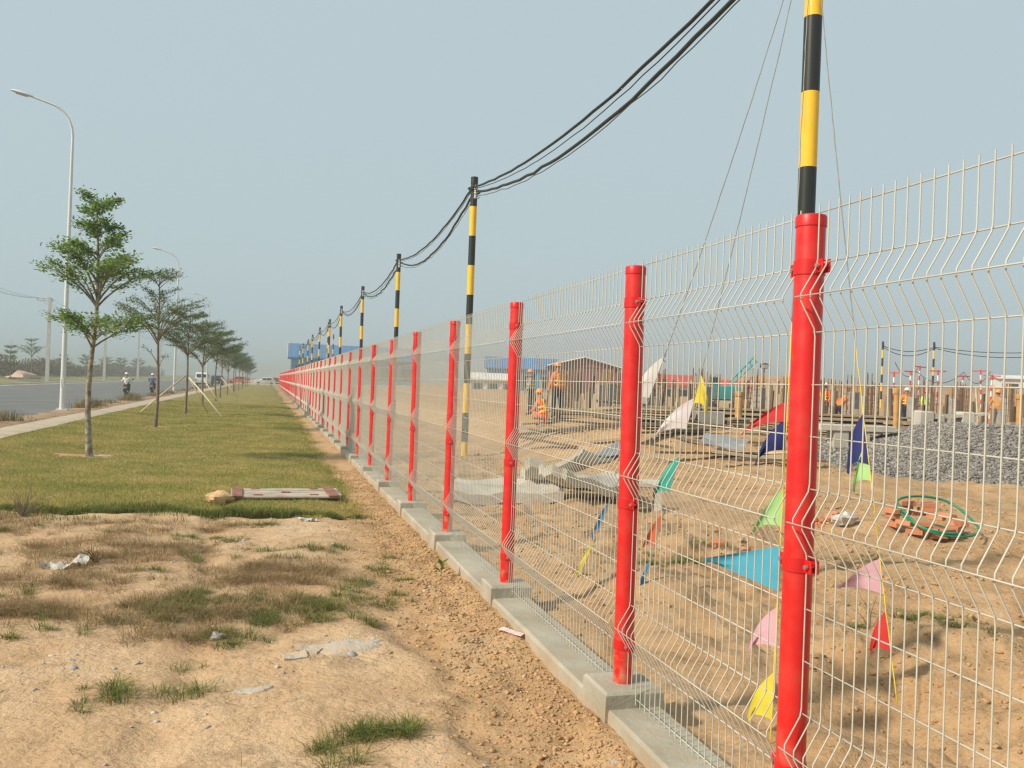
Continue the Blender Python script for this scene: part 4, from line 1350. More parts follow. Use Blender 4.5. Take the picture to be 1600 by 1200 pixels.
warped_slab('concrete_slab', on(.075, 14.9, .30), R(-12), (R(-9), R(8)), 1.7, 1.2, .17, .13, 5, M_conc2, 'curved concrete slab tilted on top of the broken heap', 'concrete slab', SL, .13)
warped_slab('concrete_slab', on(.092, 13.9, .22), R(10), (R(5), R(10)), 1.35, .9, .16, .12, 7, M_conc2, 'bent concrete slab with a black hollow beneath its edge', 'concrete slab', SL, .13)
warped_slab('concrete_slab', on(.085, 15.8, .48), R(35), (R(-24), R(5)), 1.0, .8, .07, .1, 11, M_conc2, 'steeply tilted concrete slab at the back of the broken heap', 'concrete slab', SL)
warped_slab('metal_sheet', on(.250, 20.4, .34), R(-50), (R(34), R(6)), 1.1, .42, .012, .05, 13, M_bluesheet, 'blue grey sheet leaning on the spoil heap', 'sheet')
warped_slab('metal_sheet', on(.115, 20.0, .15), R(25), (R(10), R(-12)), 1.1, .5, .012, .10, 17, M_bluesheet, 'small blue grey sheet lying left of the second red post', 'sheet')

# ------------------------------------------------------------------ gravel heap with a broken concrete beam on it
HX, HY = spot(.545, 21.5)
CA, SA = .9622, -.2723
def heap_h(x, y):
    u = (x - HX) * CA + (y - HY) * SA
    v = -(x - HX) * SA + (y - HY) * CA
    r = np.sqrt((u / 4.6) ** 2 + (v / 3.4) ** 2) + .10 * fbm(x * .8, y * .8, 91)
    return 1.46 * np.clip(1.25 * (1 - r), 0, .92) + .05 * fbm(x * 2.5, y * 2.5, 93)
hb = MB()
us, vs = np.linspace(-5.4, 5.4, 90), np.linspace(-4, 4, 60)
U_, V_ = np.meshgrid(us, vs)
X_, Y_ = HX + U_ * CA - V_ * SA, HY + U_ * SA + V_ * CA
hh = heap_h(X_, Y_)
Z_ = ground_z(X_, Y_) * np.clip(1 - hh, 0, 1) + (-.15) * np.clip(hh, 0, 1) + hh - .05
i_ = np.arange(X_.size).reshape(X_.shape)
heap = tag(put('gravel_heap', fast_mesh('gravel_heap', np.stack([X_, Y_, Z_], -1).reshape(-1, 3), np.stack([i_[:-1, :-1], i_[:-1, 1:], i_[1:, 1:], i_[1:, :-1]], -1).reshape(-1, 4), M_gravel, 4, True)),
           'large grey crushed stone heap inside the fence', 'gravel heap')
ICO_V, ICO_F = None, None
def ico():
    p = (1 + 5 ** .5) / 2
    v = np.array([(-1, p, 0), (1, p, 0), (-1, -p, 0), (1, -p, 0), (0, -1, p), (0, 1, p), (0, -1, -p), (0, 1, -p), (p, 0, -1), (p, 0, 1), (-p, 0, -1), (-p, 0, 1)])
    f = np.array([(0, 11, 5), (0, 5, 1), (0, 1, 7), (0, 7, 10), (0, 10, 11), (1, 5, 9), (5, 11, 4), (11, 10, 2), (10, 7, 6), (7, 1, 8), (3, 9, 4), (3, 4, 2), (3, 2, 6), (3, 6, 8), (3, 8, 9),
                  (4, 9, 5), (2, 4, 11), (6, 2, 10), (8, 6, 7), (9, 8, 1)])
    return v / np.linalg.norm(v[0]), f
ICO_V, ICO_F = ico()
def stones(P, size, flat, rg):
    n = len(P)
    k = rg.uniform(.55, 1.25, (n, 12, 1))
    V = ICO_V[None] * k
    S = size[:, None] * np.stack([rg.uniform(.7, 1.3, n), rg.uniform(.6, 1.1, n), rg.uniform(.45, .9, n) * flat], 1)
    V = V * S[:, None, :]
    a = rg.uniform(0, 6.28, n)
    t = rg.normal(0, .5, n)
    ca, sa, ct, st_ = np.cos(a), np.sin(a), np.cos(t), np.sin(t)
    x, y, z = V[..., 0], V[..., 1], V[..., 2]
    y, z = y * ct[:, None] - z * st_[:, None], y * st_[:, None] + z * ct[:, None]
    x, y = x * ca[:, None] - y * sa[:, None], x * sa[:, None] + y * ca[:, None]
    V = np.stack([x, y, z], -1) + P[:, None, :]
    F_ = (ICO_F[None] + (np.arange(n) * 12)[:, None, None]).reshape(-1, 3)
    return V.reshape(-1, 3), F_
rg = np.random.default_rng(17)
n = 42000
u, v = rg.uniform(-5.2, 5.2, n), rg.uniform(-3.7, 1.2, n)
xs_, ys_ = HX + u * CA - v * SA, HY + u * SA + v * CA
h_ = heap_h(xs_, ys_)
ok = h_ > .02
xs_, ys_, h_ = xs_[ok], ys_[ok], h_[ok]
zs_ = ground_z(xs_, ys_) * np.clip(1 - h_, 0, 1) + (-.15) * np.clip(h_, 0, 1) + h_ - .04
V, F_ = stones(np.stack([xs_, ys_, zs_], 1), np.minimum(np.exp(rg.normal(math.log(.025), .42, len(xs_))), .07), 1, rg)
o = put('crushed_stone', fast_mesh('crushed_stone', V, F_, M_gravel, 3), heap)
o['kind'] = 'stuff'
bm_ = MB()
bx, by = spot(.512, 22.8)
beam = thing('concrete_beam', (bx, by, 1.16), 'broken pale concrete beam with three stubs lying on the gravel heap', 'concrete beam', None, R(-15))
MB().loft([[(x, yy, z) for yy, z in ((-.18, z0), (.18, z0), (.18, z1), (-.18, z1))] for x, z0, z1 in ((-.95, -.05, .30), (-.6, .08, .24), (0, .14, .22), (.35, .18, .24), (.85, .24, .30))]).build('rib', M_conc2, beam)
for x, w, h in ((-.80, .34, .46), (-.42, .14, .30), (.30, .30, .50)):
    MB().box((x, .0, .05), (w, .42, h), bev=.03).build('stub', M_conc2, beam)

# ------------------------------------------------------------------ red and white poles, site lamp, machine, far buildings
rwp = thing('warning_pole', (0, 0, 0), 'x', 'pole')
MB().lathe([(.05, -.2), (.05, 3.28), (.0, 3.3)], 10).build('shaft', M_rwstripe, rwp, 40)
MB().box((0, 0, 3.22), (.9, .05, .07)).build('cross_bar', M_redroof, rwp)
for k, px in enumerate((1397, 1420, 1433, 1465, 1505, 1535, 1547)):
    o = rwp if k == 0 else copy_tree(rwp)
    d = 50 + (k % 3) * 3
    x, y = spot((px - 800) / 1350, d)
    o.location = (x, y, gz(x, y) - (.5, .4, 0, .3, .6, .1, .5)[k])
    o.rotation_euler = (0, R(rs.normal(0, 1.5)), R(-15 + rs.normal(0, 20)))
    tag(o, '%s red and white banded pole from the thickest red post, across the site' % ORD[k], 'pole', 'red and white poles across the site')
for k, (a, b, z) in enumerate(((0, 2, 3.9), (2, 4, 3.6), (4, 6, 3.6))):
    pa, pb = [(spot((q - 800) / 1350, 50 + (i % 3) * 3)) for i, q in ((a, (1397, 1420, 1433, 1465, 1505, 1535, 1547)[a]), (b, (1397, 1420, 1433, 1465, 1505, 1535, 1547)[b]))]
    tag(MB().tube(sag_line((*pa, z), (*pb, z), .7, 12), .02, 4).build('power_cable', M_cable, None, True), 'slack wire strung between the %s pair of red and white poles' % ORD[k], 'cable', 'cables across the site')
x, y = spot(.291, 60)
sl = thing('flood_light', (x, y, gz(x, y)), 'slim dark pole with a small flood light beyond the site', 'flood light')
MB().tube([(0, 0, -.2), (0, 0, 2.9)], .045, 8).build('pole', M_black, sl)
MB().box((0, 0, 3.05), (.5, .25, .35), rx=R(25), bev=.03).build('housing', M_black, sl)
MB().box((0, -.16, 3.0), (.4, .03, .26), rx=R(25)).build('lens', M_white, sl)
x, y = spot(.245, 46)
tm = thing('site_machine', (x, y, gz(x, y)), 'teal site machine with a dark lattice jib behind the yellow pennant', 'machine', None, R(-15))
MB().box((0, 0, 1.15), (1.7, 1.3, .8), bev=.08).build('housing', M_tealm, tm)
MB().box((-.6, 0, 1.75), (.55, 1.1, .5), bev=.05).build('cab', M_tealm, tm)
MB().box((-.6, -.56, 1.78), (.4, .04, .32)).build('window', M_glass, tm)
for sx in (-1, 1):
    MB().box((sx * .7, 0, .35), (.35, 1.6, .7), bev=.15).build('track', M_black, tm)
jb = MB()
for s in (-.12, .12):
    jb.tube([(.3, s, 1.5), (1.7, s, 2.9)], .04, 5)
    jb.tube([(.3, s, 1.8), (1.6, s, 3.2)], .04, 5)
for t in np.linspace(.1, .95, 6):
    jb.tube([(.3 + 1.4 * t, -.12, 1.5 + 1.4 * t), (.3 + 1.3 * t, -.12, 1.8 + 1.4 * t)], .03, 4)
jb.build('jib', M_tealm, tm)

def hall(name, c, rz, L, W, eave, ridge, roof, wall, gable, label, bays, verge=None):
    root = thing(name, c, label, 'building', None, rz)
    MB().box((0, 0, eave / 2), (L, W, eave)).build('wall', wall, root)
    for s in (-1, 1):
        rf = MB().loft([[(x, s * (W / 2 + .5), eave - .15), (x, s * (W / 2 + .5), eave + .02), (x, 0, ridge + .18), (x, 0, ridge)] for x in (-L / 2 - .6, L / 2 + .6)]).build('roof', roof, root)
        sb = MB()
        for x in np.arange(-L / 2, L / 2, 1.2):
            sb.tube([(x, s * (W / 2 + .45), eave + .06), (x, s * .02, ridge + .2)], .04, 4)
        sb.build('roof_ribs', roof, rf)
    for s in (-1, 1):
        MB().loft([[(s * (L / 2 + q), -W / 2, eave - .05), (s * (L / 2 + q), W / 2, eave - .05), (s * (L / 2 + q), 0, ridge - .02)] for q in (0, .1)]).build('gable', gable, root)
        if verge:
            for t in (-1, 1):
                MB().tube([(s * (L / 2 + .62), t * (W / 2 + .5), eave), (s * (L / 2 + .62), 0, ridge + .12)], .09, 4).build('barge_board', verge, root)
    for i in range(bays):
        x = -L / 2 + L * (i + .5) / bays
        MB().box((x, -W / 2 - .02, eave * .55), (L / bays * .55, .12, eave * .4)).build('window', M_glass, root)
        MB().box((x - L / bays * .45, -W / 2 - .06, eave / 2), (.25, .2, eave)).build('wall_post', wall, root)
    return root
hall('blue_hall', (14.9, 182.0, -.2), R(-1.5), 25, 13, 6.0, 8.8, M_bluehall, M_tealhall, M_pinkwall, 'large blue roofed hall behind the far end of the fence', 6, M_pinkwall)
x, y = spot(.005, 140)
hall('blue_shed', (38.5, 138, 0), R(-16), 11.0, 7, 4.6, 6.3, M_bluehall, M_tealhall, M_tealhall, 'long low blue roofed shed beyond the orange workers', 4)
hall('gabled_shed', (41.0, 116.0, 0), R(-106), 10, 9.2, 4.7, 5.9, M_maroon, M_maroon, M_maroon, 'dark maroon gabled shed with white barge boards beyond the workers', 3, M_whitewall)
hall('red_shed', (46.9, 103, .2), R(-16), 8, 4.5, 2.4, 3.6, M_redroof, M_whitewall, M_whitewall, 'low white shed with red roof right of the gabled shed', 4)
hall('site_office', (54.5, 99, .4), R(-14), 5.0, 3.5, 2.2, 2.9, M_redroof, M_whitewall, M_redroof, 'small white and red site office under the white pennant', 3)
hall('pale_store', (31.0, 128, 0), R(-10), 7.0, 5, 2.6, 3.4, M_whitewall, M_whitewall, M_whitewall, 'pale low store behind the striped pole and third post', 3)
x, y = spot(.585, 150)
hall('grey_store', (x, y, 2.5), R(-30), 7, 6, 3.8, 4.2, M_whitewall, M_whitewall, M_whitewall, 'pale block building on the far embankment at the view edge', 2)

# ------------------------------------------------------------------ grass, weeds, clods, pebbles
def blades(name, P, h, w, m, rg, lean=.5, flat=0.0, parent=None, az=None):
    """P (n,3) roots; each blade a bent strip of three faces (two quads folded to triangles)"""
    n = len(P)
    a = rg.uniform(0, 2 * math.pi, n) if az is None else az
    D = np.stack([np.cos(a), np.sin(a), np.zeros(n)], 1)
    S = np.stack([-np.sin(a), np.cos(a), np.zeros(n)], 1)
    ln = np.abs(rg.normal(lean, lean * .5, n))[:, None]
    h, w = np.asarray(h)[:, None], np.asarray(w)[:, None]
    Zv = np.array([0, 0, 1.0])
    up = 1 - flat
    M1 = P + Zv * h * .55 * up + D * h * .35 * ln
    T = P + Zv * h * (.55 + .45 * (1 - np.clip(ln, 0, 1.2) * .6)) * up + D * h * (1.0 * ln + flat * .5)
    B = P - Zv * .01
    V = np.stack([B - S * w, B + S * w, M1 + S * w * .8, M1 - S * w * .8, T], 1).reshape(-1, 3)
    k = (np.arange(n) * 5)[:, None]
    F_ = np.concatenate([k + np.array([[0, 1, 2]]), k + np.array([[0, 2, 3]]), k + np.array([[3, 2, 4]])], 0)
    o = put(name, fast_mesh(name, V, F_, m, 3), parent)
    o['kind'] = 'stuff'
    return o

def scatter_z(x, y, dz=0.0):
    return np.stack([x, y, ground_z(x, y) + dz], 1)

rg = np.random.default_rng(23)
# lawn: short blades thinning out with distance, long shaggy fringe along its near edge
n = 330000
t = rg.random(n) ** 1.9
yy = 11.8 + t * 48
xx = rg.uniform(-8.5, -.3, n)
ok = on_lawn(xx, yy)
xx, yy, t = xx[ok], yy[ok], t[ok]
hh = rg.uniform(.012, .036, len(xx)) * (1 + .5 * fbm(xx * .7, yy * .7, 101))
o = blades('grass', scatter_z(xx, yy, .015), hh, .0022 + .006 * t + 0 * xx, M_lgrass, rg, .7)
tag(o, 'short yellow green mown grass covering the lawn', 'grass')
n = 26000
xx = rg.uniform(-6.6, -.55, n)
yy = lawn_near(xx) + np.where(rg.random(n) < .8, np.abs(rg.normal(0, .28, n)) - .10, -rg.random(n) ** 2 * .75)
ok = (xx < lawn_right(yy) + .15) & (fbm(xx * 1.3, yy * 1.3, 103) > -.14 + .30 * (yy < lawn_near(xx) - .12))
xx, yy = xx[ok], yy[ok]
o = blades('shaggy_grass', scatter_z(xx, yy), rg.uniform(.025, .105, len(xx)) * (1 + 1.3 * fbm(xx * 1.1, yy * 1.1, 105)), rg.uniform(.002, .0042, len(xx)), M_grass, rg, .55)
tag(o, 'shaggy longer grass along the near edge of the lawn', 'grass')
n = 9000
yy = 12 + rg.random(n) ** 1.6 * 40
xx = lawn_right(yy) + rg.normal(0, .10, n)
o = blades('edge_grass', scatter_z(xx, yy), rg.uniform(.03, .09, n), rg.uniform(.002, .004, n), M_lgrass, rg, .6)
tag(o, 'ragged grass edge of the lawn facing the fence', 'grass')

TUFT = [(-3.58, 10.71, .18, 60), (-2.74, 10.53, .16, 60), (-2.52, 10.39, .2, 80), (-2.52, 9.29, .3, 110), (-2.8, 10.41, .14, 50), (-1.97, 11.27, .26, 130), (-1.6, 9.49, .24, 90), (-1.42, 9.62, .2, 80), (-2.76, 7.24, .28, 220),
        (-2.58, 7.63, .22, 120), (-2.38, 7.72, .2, 120), (-2.16, 7.37, .26, 160), (-2.84, 6.92, .22, 110), (-2.36, 6.48, .25, 120), (-1.96, 6.95, .26, 190), (-1.76, 7.32, .24, 200), (-1.57, 6.99, .26, 230), (-1.35, 7.27, .26, 200),
        (-.92, 8.61, .2, 100), (-.85, 8.17, .16, 90), (-1.31, 6.64, .12, 50), (-2.82, 5.45, .16, 70), (-2.57, 5.37, .16, 80), (-2.88, 5.35, .12, 40), (-1.42, 4.49, .10, 130), (-1.52, 4.47, .07, 60), (-1.34, 4.47, .07, 70),
        (-1.72, 4.4, .06, 70), (-1.22, 4.62, .05, 25), (-3.61, 6.44, .14, 60), (-3.67, 7.09, .2, 90), (-3.35, 6.71, .16, 60), (-3.91, 7.79, .2, 70), (-2.94, 8.66, .14, 50), (-2.69, 7.23, .24, 180),
        (-2.18, 6.3, .14, 70), (-2.43, 5.79, .14, 40), (-2.94, 5.16, .12, 30), (-1.61, 4.21, .12, 50), (-.59, 9.06, .2, 60), (-1.68, 6.76, .22, 160), (-1.23, 7.95, .18, 80), (-1.05, 7.6, .2, 80), (-2.0, 9.0, .2, 60),
        (3.4, 8.2, .35, 240), (2.6, 8.5, .3, 200), (2.1, 8.6, .3, 180), (4.2, 8.0, .3, 150), (3.4, 5.9, .18, 120), (3.0, 5.8, .15, 80), (2.9, 5.1, .12, 60), (2.35, 5.6, .12, 60), (-4.6, 9.6, .3, 80), (-5.0, 10.8, .3, 90)]
def tussocks(spots, rg, spread, hmin, hmax, wmin, wmax, per, outw):
    P, A_, H, W_ = [], [], [], []
    for x, y, r, c in spots:
        m = max(2, int(c / 14))
        q = rg.normal(0, 1, (m, 2)) * r * np.array([.8, .5])
        for cx_, cy_ in q:
            sz = rg.uniform(.35, 1.15)
            kk = int(per * sz)
            e = rg.normal(0, 1, (kk, 2)) * spread * sz
            P.append(np.stack([x + cx_ + e[:, 0], y + cy_ + e[:, 1]], 1))
            A_.append(np.arctan2(e[:, 1], e[:, 0]) + rg.normal(0, .6, kk))
            H.append(rg.uniform(hmin, hmax, kk) * sz)
            W_.append(rg.uniform(wmin, wmax, kk))
    P = np.concatenate(P)
    return scatter_z(P[:, 0], P[:, 1]), np.concatenate(H), np.concatenate(W_), np.concatenate(A_)
P, H, W_, A_ = tussocks(TUFT, rg, .034, .035, .10, .0011, .0024, 75, 1)
o = blades('grass_tufts', P, H, W_, M_grass, rg, 1.25, .12, az=A_)
tag(o, 'scattered green grass tufts on the bare soil', 'grass')
DRY = [(-4.32, 9.7), (-3.78, 9.33), (-3.31, 9.29), (-3.87, 8.24), (-3.54, 8.09), (-3.76, 7.19), (-3.49, 7.15), (-3.34, 8.44), (-3.72, 10.01), (-2.98, 9.6), (-3.32, 10.78), (-4.36, 11.27), (-4.66, 10.85), (-2.02, 8.57),
       (-2.19, 8.31), (-1.85, 8.02), (-2.37, 8.61), (-2.07, 7.57), (-1.67, 8.26), (-2.44, 7.01), (-2.57, 6.52), (-5.09, 12.0), (-4.93, 11.6), (-4.1, 8.9), (-4.4, 8.4), (-3.1, 9.9), (-2.6, 9.8), (-3.5, 11.4), (-2.4, 8.1),
       (-1.7, 8.9), (-1.5, 8.5), (-2.9, 7.5), (-2.2, 7.1), (-1.8, 7.0), (-3.0, 6.9), (-4.0, 7.3), (-2.7, 11.2), (-4.6, 7.6)]
P, H, W_, A_ = tussocks([(x, y, rg.uniform(.22, .42), 150) for x, y in DRY for _ in range(2)], rg, .05, .05, .16, .0009, .0019, 60, 1)
o = blades('dry_grass', P, H, W_, M_straw, rg, 1.25, .25, az=A_)
tag(o, 'straw coloured dry grass matted on the bare soil', 'grass')
n = 2600
xx, yy = rg.uniform(-5.2, -.9, n), 3.6 + rg.random(n) * 8.5
o = blades('straw_litter', scatter_z(xx, yy, .008), rg.uniform(.03, .11, n), rg.uniform(.0009, .0017, n), M_straw, rg, 1.4, .85)
tag(o, 'loose bits of straw lying over the bare soil', 'straw')

# weeds on the verge, scrub across the road
n = 15000
yy = 24 + rg.random(n) ** 1.5 * 110
xx = -9.75 + rg.normal(0, .24, n)
ok = (fbm(xx * .5, yy * .35, 111) > .0 + .25 * sstep(44, 34, yy))
xx, yy = xx[ok], yy[ok]
M_weed = leafy(mat('verge_weed', (.085, .125, .036), (.36, .21, .10), .25, .85, island=.45, lo=.35, hi=.62), .25)
P = np.stack([xx, yy, np.full(len(xx), .02)], 1)
o = blades('weeds', P, rg.uniform(.05, .30, len(xx)) * np.clip(.9 + 1.8 * fbm(xx * .5, yy * .35, 111), .3, 2), rg.uniform(.006, .014, len(xx)), M_weed, rg, .5)
tag(o, 'reddish and green weeds growing along the verge', 'weeds')
n = 60000
yy = 70 + rg.random(n) ** 1.4 * 330
xx = -38 - rg.random(n) * 9 - .02 * (yy - 70)
hz = rg.random(n) ** .8 * 2.5 * np.clip(1 + 1.1 * fbm(yy * .10, xx * .1, 113), .35, 1.7)
C = np.stack([xx, yy, .2 + hz], 1)
a, el = rg.uniform(0, 6.28, n), rg.normal(.3, .6, n)
D = np.stack([np.cos(a) * np.cos(el), np.sin(a) * np.cos(el), np.sin(el)], 1)
S = np.stack([-np.sin(a), np.cos(a), rg.normal(0, .4, n)], 1)
L_ = rg.uniform(.22, .55, n)[:, None]
V = np.stack([C, C + D * L_ * .5 + S * L_ * .3, C + D * L_, C + D * L_ * .5 - S * L_ * .3], 1).reshape(-1, 3)
tag(put('scrub', fast_mesh('scrub', V, np.arange(n * 4).reshape(-1, 4), M_scrub, 4)), 'long bank of brown and green scrub across the road', 'scrub', None, 'stuff')

# loose clods beside the plinth and over the site, pebbles on the platform
n = 15000
yy = 2.2 + rg.random(n) ** 1.25 * 16
xx = -.20 - np.abs(rg.normal(0, .38, n))
ok = xx > -1.25
xx, yy = xx[ok], yy[ok]
V1 = stones(scatter_z(xx, yy, .002), np.minimum(np.exp(rg.normal(math.log(.0075), .55, len(xx))), .026), .8, rg)
n = 26000
yy = 2.6 + rg.random(n) ** 1.2 * 22
xx = .3 + rg.random(n) ** 1.2 * 11
ok = fbm(xx * .9, yy * .9, 117) > -.12
xx, yy = xx[ok], yy[ok]
V2 = stones(scatter_z(xx, yy, .002), np.minimum(np.exp(rg.normal(math.log(.011), .55, len(xx))), .035) * (1 + yy * .03), .75, rg)
V = np.concatenate([V1[0], V2[0]])
F_ = np.concatenate([V1[1], V2[1] + len(V1[0])])
tag(put('soil_clods', fast_mesh('soil_clods', V, F_, M_clod, 3)), 'crumbled orange soil clods beside the plinth and over the site', 'soil clods', None, 'stuff')
n = 2600
yy = 2.8 + rg.random(n) ** 1.3 * 10
xx = rg.uniform(-5, -.25, n)
ok = fbm(xx * 1.2, yy * 1.2, 119) > .05
xx, yy = xx[ok], yy[ok]
V, F_ = stones(scatter_z(xx, yy, .001), np.exp(rg.normal(math.log(.0085), .55, len(xx))), .7, rg)
tag(put('pebbles', fast_mesh('pebbles', V, F_, M_stone, 3)), 'small grey and pale pebbles strewn on the soil', 'pebbles', None, 'stuff')

# ------------------------------------------------------------------ small things lying about
def lump(name, loc, dims, seed, m, label, cat, group=None):
    n1, n2 = 14, 9
    v = []
    for i in range(n2):
        th = math.pi * (i + .5) / n2
        for j in range(n1):
            ph = 2 * math.pi * j / n1
            d = np.array([math.sin(th) * math.cos(ph), math.sin(th) * math.sin(ph), math.cos(th)])
            r = 1 + .75 * float(fbm(np.array([d[0] * 2.1 + seed]), np.array([d[1] * 1.6 + d[2] * 1.3]), seed, 4)[0])
            v.append(d * r * np.array(dims) / 2)
    f = [(i * n1 + j, (i + 1) * n1 + j, (i + 1) * n1 + (j + 1) % n1, i * n1 + (j + 1) % n1) for i in range(n2 - 1) for j in range(n1)]
    f += [list(range(n1)), list(range((n2 - 1) * n1 + n1 - 1, (n2 - 1) * n1 - 1, -1))]
    return tag(MB().add(v, f).build(name, m, None, 40, loc), label, cat, group)
lump('sandstone_rock', (-2.66, 13.15, gz(-2.66, 13.15) + .07), (.36, .26, .22), 4, mat('sandstone', (.52, .33, .16), (.62, .43, .23), 8, .9, .01, 40), 'rounded orange rock at the near end of the painted boards', 'rock')
bd = thing('plank_platform', (-1.70, 13.80, gz(-1.7, 13.8) + .03), 'weathered pale plank platform with rust red bands lying on the lawn', 'plank platform', None, R(2))
M_pale = mat('pale_weathered_board', (.32, .255, .19), (.48, .41, .33), 3, .85, .003, 30)
M_rband = mat('rust_red_paint', (.20, .075, .05), (.30, .15, .11), 9, .85)
for i, y in enumerate((-.36, -.11, .15, .40)):
    MB().box((rs.uniform(-.02, .02), y, .012 + rs.uniform(0, .012)), (1.62 + rs.uniform(-.03, .03), .235, .03), rz=R(rs.normal(0, .5)), bev=.004).build('plank', M_pale, bd)
for x in (-.72, .68):
    MB().box((x, .02, .045), (.15, 1.05, .025), bev=.004).build('batten', M_rband, bd)
for x, y in ((-.45, .43), (-.42, -.30), (.45, .42), (.40, -.30), (.0, .02)):
    MB().box((x, y, .040), (.13, .10, .015), rz=R(rs.uniform(-9, 9))).build('cleat', M_rband, bd)
for (x, y, s, sd, lab) in ((-3.80, 8.89, .30, 3, 'crumpled white plastic sheet in the dry grass'), (-1.67, 11.94, .13, 6, 'white crumpled scrap at the lawn edge below the plank platform'),
                           (-1.46, 11.55, .17, 9, 'flat white scrap on the soil just below the lawn edge'), (-2.5, 7.17, .06, 12, 'small white stone like scrap among the left tufts'),
                           (-2.13, 7.1, .06, 15, 'small white scrap among the middle tufts'), (-4.56, 12.5, .12, 18, 'pale stone standing in the shaggy lawn edge')):
    warped_slab('plastic_scrap', (x, y, gz(x, y) + s * .06), sd, (R(4), R(3)), s * 1.3, s * .8, .003 + s * .015, s * .12, sd, M_plasticw, lab, 'scrap', 'white scraps on the ground', .28)
lump('grey_pebble', (-2.31, 6.45, gz(-2.31, 6.45) + .02), (.10, .08, .06), 21, M_stone, 'grey blue pebble beside the green tufts', 'stone')
def spill(name, cx_, cy_, L, W, rot, h, seed, m, label, cat):
    v, f, nr, na = [], [], 9, 40
    for i in range(nr + 1):
        r = i / nr
        for j in range(na):
            t = 2 * math.pi * j / na
            e = 1 + .75 * float(fbm(np.array([math.cos(t) * 1.4 + seed]), np.array([math.sin(t) * 1.4 + seed]), seed, 4)[0])
            px_, py_ = r * e * L / 2 * math.cos(t), r * e * W / 2 * math.sin(t)
            x_, y_ = cx_ + px_ * math.cos(rot) - py_ * math.sin(rot), cy_ + px_ * math.sin(rot) + py_ * math.cos(rot)
            z_ = gz(x_, y_) + h * (1 - r ** 5) + .010 * float(fbm(np.array([x_ * 9]), np.array([y_ * 9]), seed, 3)[0]) - (.012 if i == nr else 0)
            v.append((x_, y_, z_))
    for i in range(nr):
        for j in range(na):
            f.append((i * na + j, i * na + (j + 1) % na, (i + 1) * na + (j + 1) % na, (i + 1) * na + j))
    return tag(MB().add(v, f).build(name, m, None, True), label, cat)
M_mortar = mat('dusty_mortar', (.50, .385, .265), (.44, .40, .335), 7, .95, .008, 40, lo=.38, hi=.58)
spill('mortar_slab', -1.42, 6.02, .62, .20, R(14), .014, 19, M_mortar, 'flat pale spill of hardened mortar on the soil', 'mortar slab')
spill('mortar_flake', -2.05, 5.30, .22, .10, R(8), .008, 27, M_mortar, 'thin crumbling mortar flake on the sand near the camera', 'mortar flake')
warped_slab('mortar_chip', (-1.80, 5.87, gz(-1.8, 5.87) - .004), R(10), (R(6), 0), .16, .10, .018, .008, 23, M_mortar, 'small mortar chip left of the flat mortar spill', 'mortar chip')
warped_slab('mortar_chip', (-1.70, 5.98, gz(-1.7, 5.98) - .004), R(-30), (R(-4), R(5)), .15, .10, .018, .008, 29, M_mortar, 'tilted mortar chip touching the flat mortar spill', 'mortar chip')
tp = [(-.30, 6.22), (-.27, 6.17), (-.24, 6.11), (-.215, 6.06), (-.19, 6.0)]
tv, tf = [], []
for i, (x, y) in enumerate(tp):
    z = gz(x, y) + .02 + .008 * math.sin(i * 2)
    tv += [(x - .018, y - .012, z), (x + .018, y + .012, z + .012)]
    if i:
        tf.append((2 * i - 2, 2 * i - 1, 2 * i + 1, 2 * i))
tag(MB().add(tv, tf).build('paper_strip', mat('pink_paper', (.72, .56, .54), (.60, .34, .33), 30, .8), None, True), 'crumpled pinkish white strip lying on the soil beside the plinth', 'strip')
sp = thing('sprout', (-.36, 8.2, gz(-.36, 8.2)), 'single small green sprout on the loose soil strip', 'plant')
b = MB()
for k in range(9):
    a, e = k * 2.4, .5 + .1 * (k % 4)
    d, s = np.array([math.cos(a) * math.cos(e), math.sin(a) * math.cos(e), math.sin(e)]), np.array([-math.sin(a), math.cos(a), 0])
    o_ = np.array([0, 0, .02 + .012 * k])
    b.add([o_, o_ + d * .05 + s * .022, o_ + d * .10, o_ + d * .05 - s * .022], [(0, 1, 2, 3)])
b.build('leaf', M_grass, sp)
MB().tube([(0, 0, -.02), (.005, 0, .13)], .004, 5).build('stem', M_grass, sp)

def twig_bush(name, loc, h, n, seed, m, label):
    rg_ = np.random.default_rng(seed)
    root = thing(name, loc, label, 'dry bush')
    b = MB()
    for k in range(n):
        a, e = rg_.uniform(0, 6.28), rg_.uniform(.55, 1.4)
        L = h * rg_.uniform(.5, 1.1)
        d = np.array([math.cos(a) * math.cos(e), math.sin(a) * math.cos(e), math.sin(e)])
        P_ = [np.array([0, 0, -.02]), d * L * .5 + rg_.normal(0, .02, 3), d * L + rg_.normal(0, .04, 3)]
        b.tube(P_, [.005, .0035, .0015], 4, caps=False)
        for q in range(3):
            t = rg_.uniform(.35, .9)
            o_ = d * L * t
            d2 = d + rg_.normal(0, .5, 3)
            b.tube([o_, o_ + d2 * L * .22], [.0025, .001], 3, caps=False)
    b.build('twigs', m, root)
    return root
twig_bush('dry_bush', (-4.95, 12.15, gz(-4.95, 12.15)), .42, 22, 3, M_bark2, 'leafless brown twig bush at the corner of the lawn')
twig_bush('dry_bush', (-3.55, 9.0, gz(-3.55, 9.0)), .22, 16, 5, M_straw, 'low pale dead stalks beside the white plastic sheet')
twig_bush('dry_bush', (2.42, 5.55, gz(2.42, 5.55)), .34, 4, 8, M_bark2, 'thin dark stalk standing right of the red pennant')

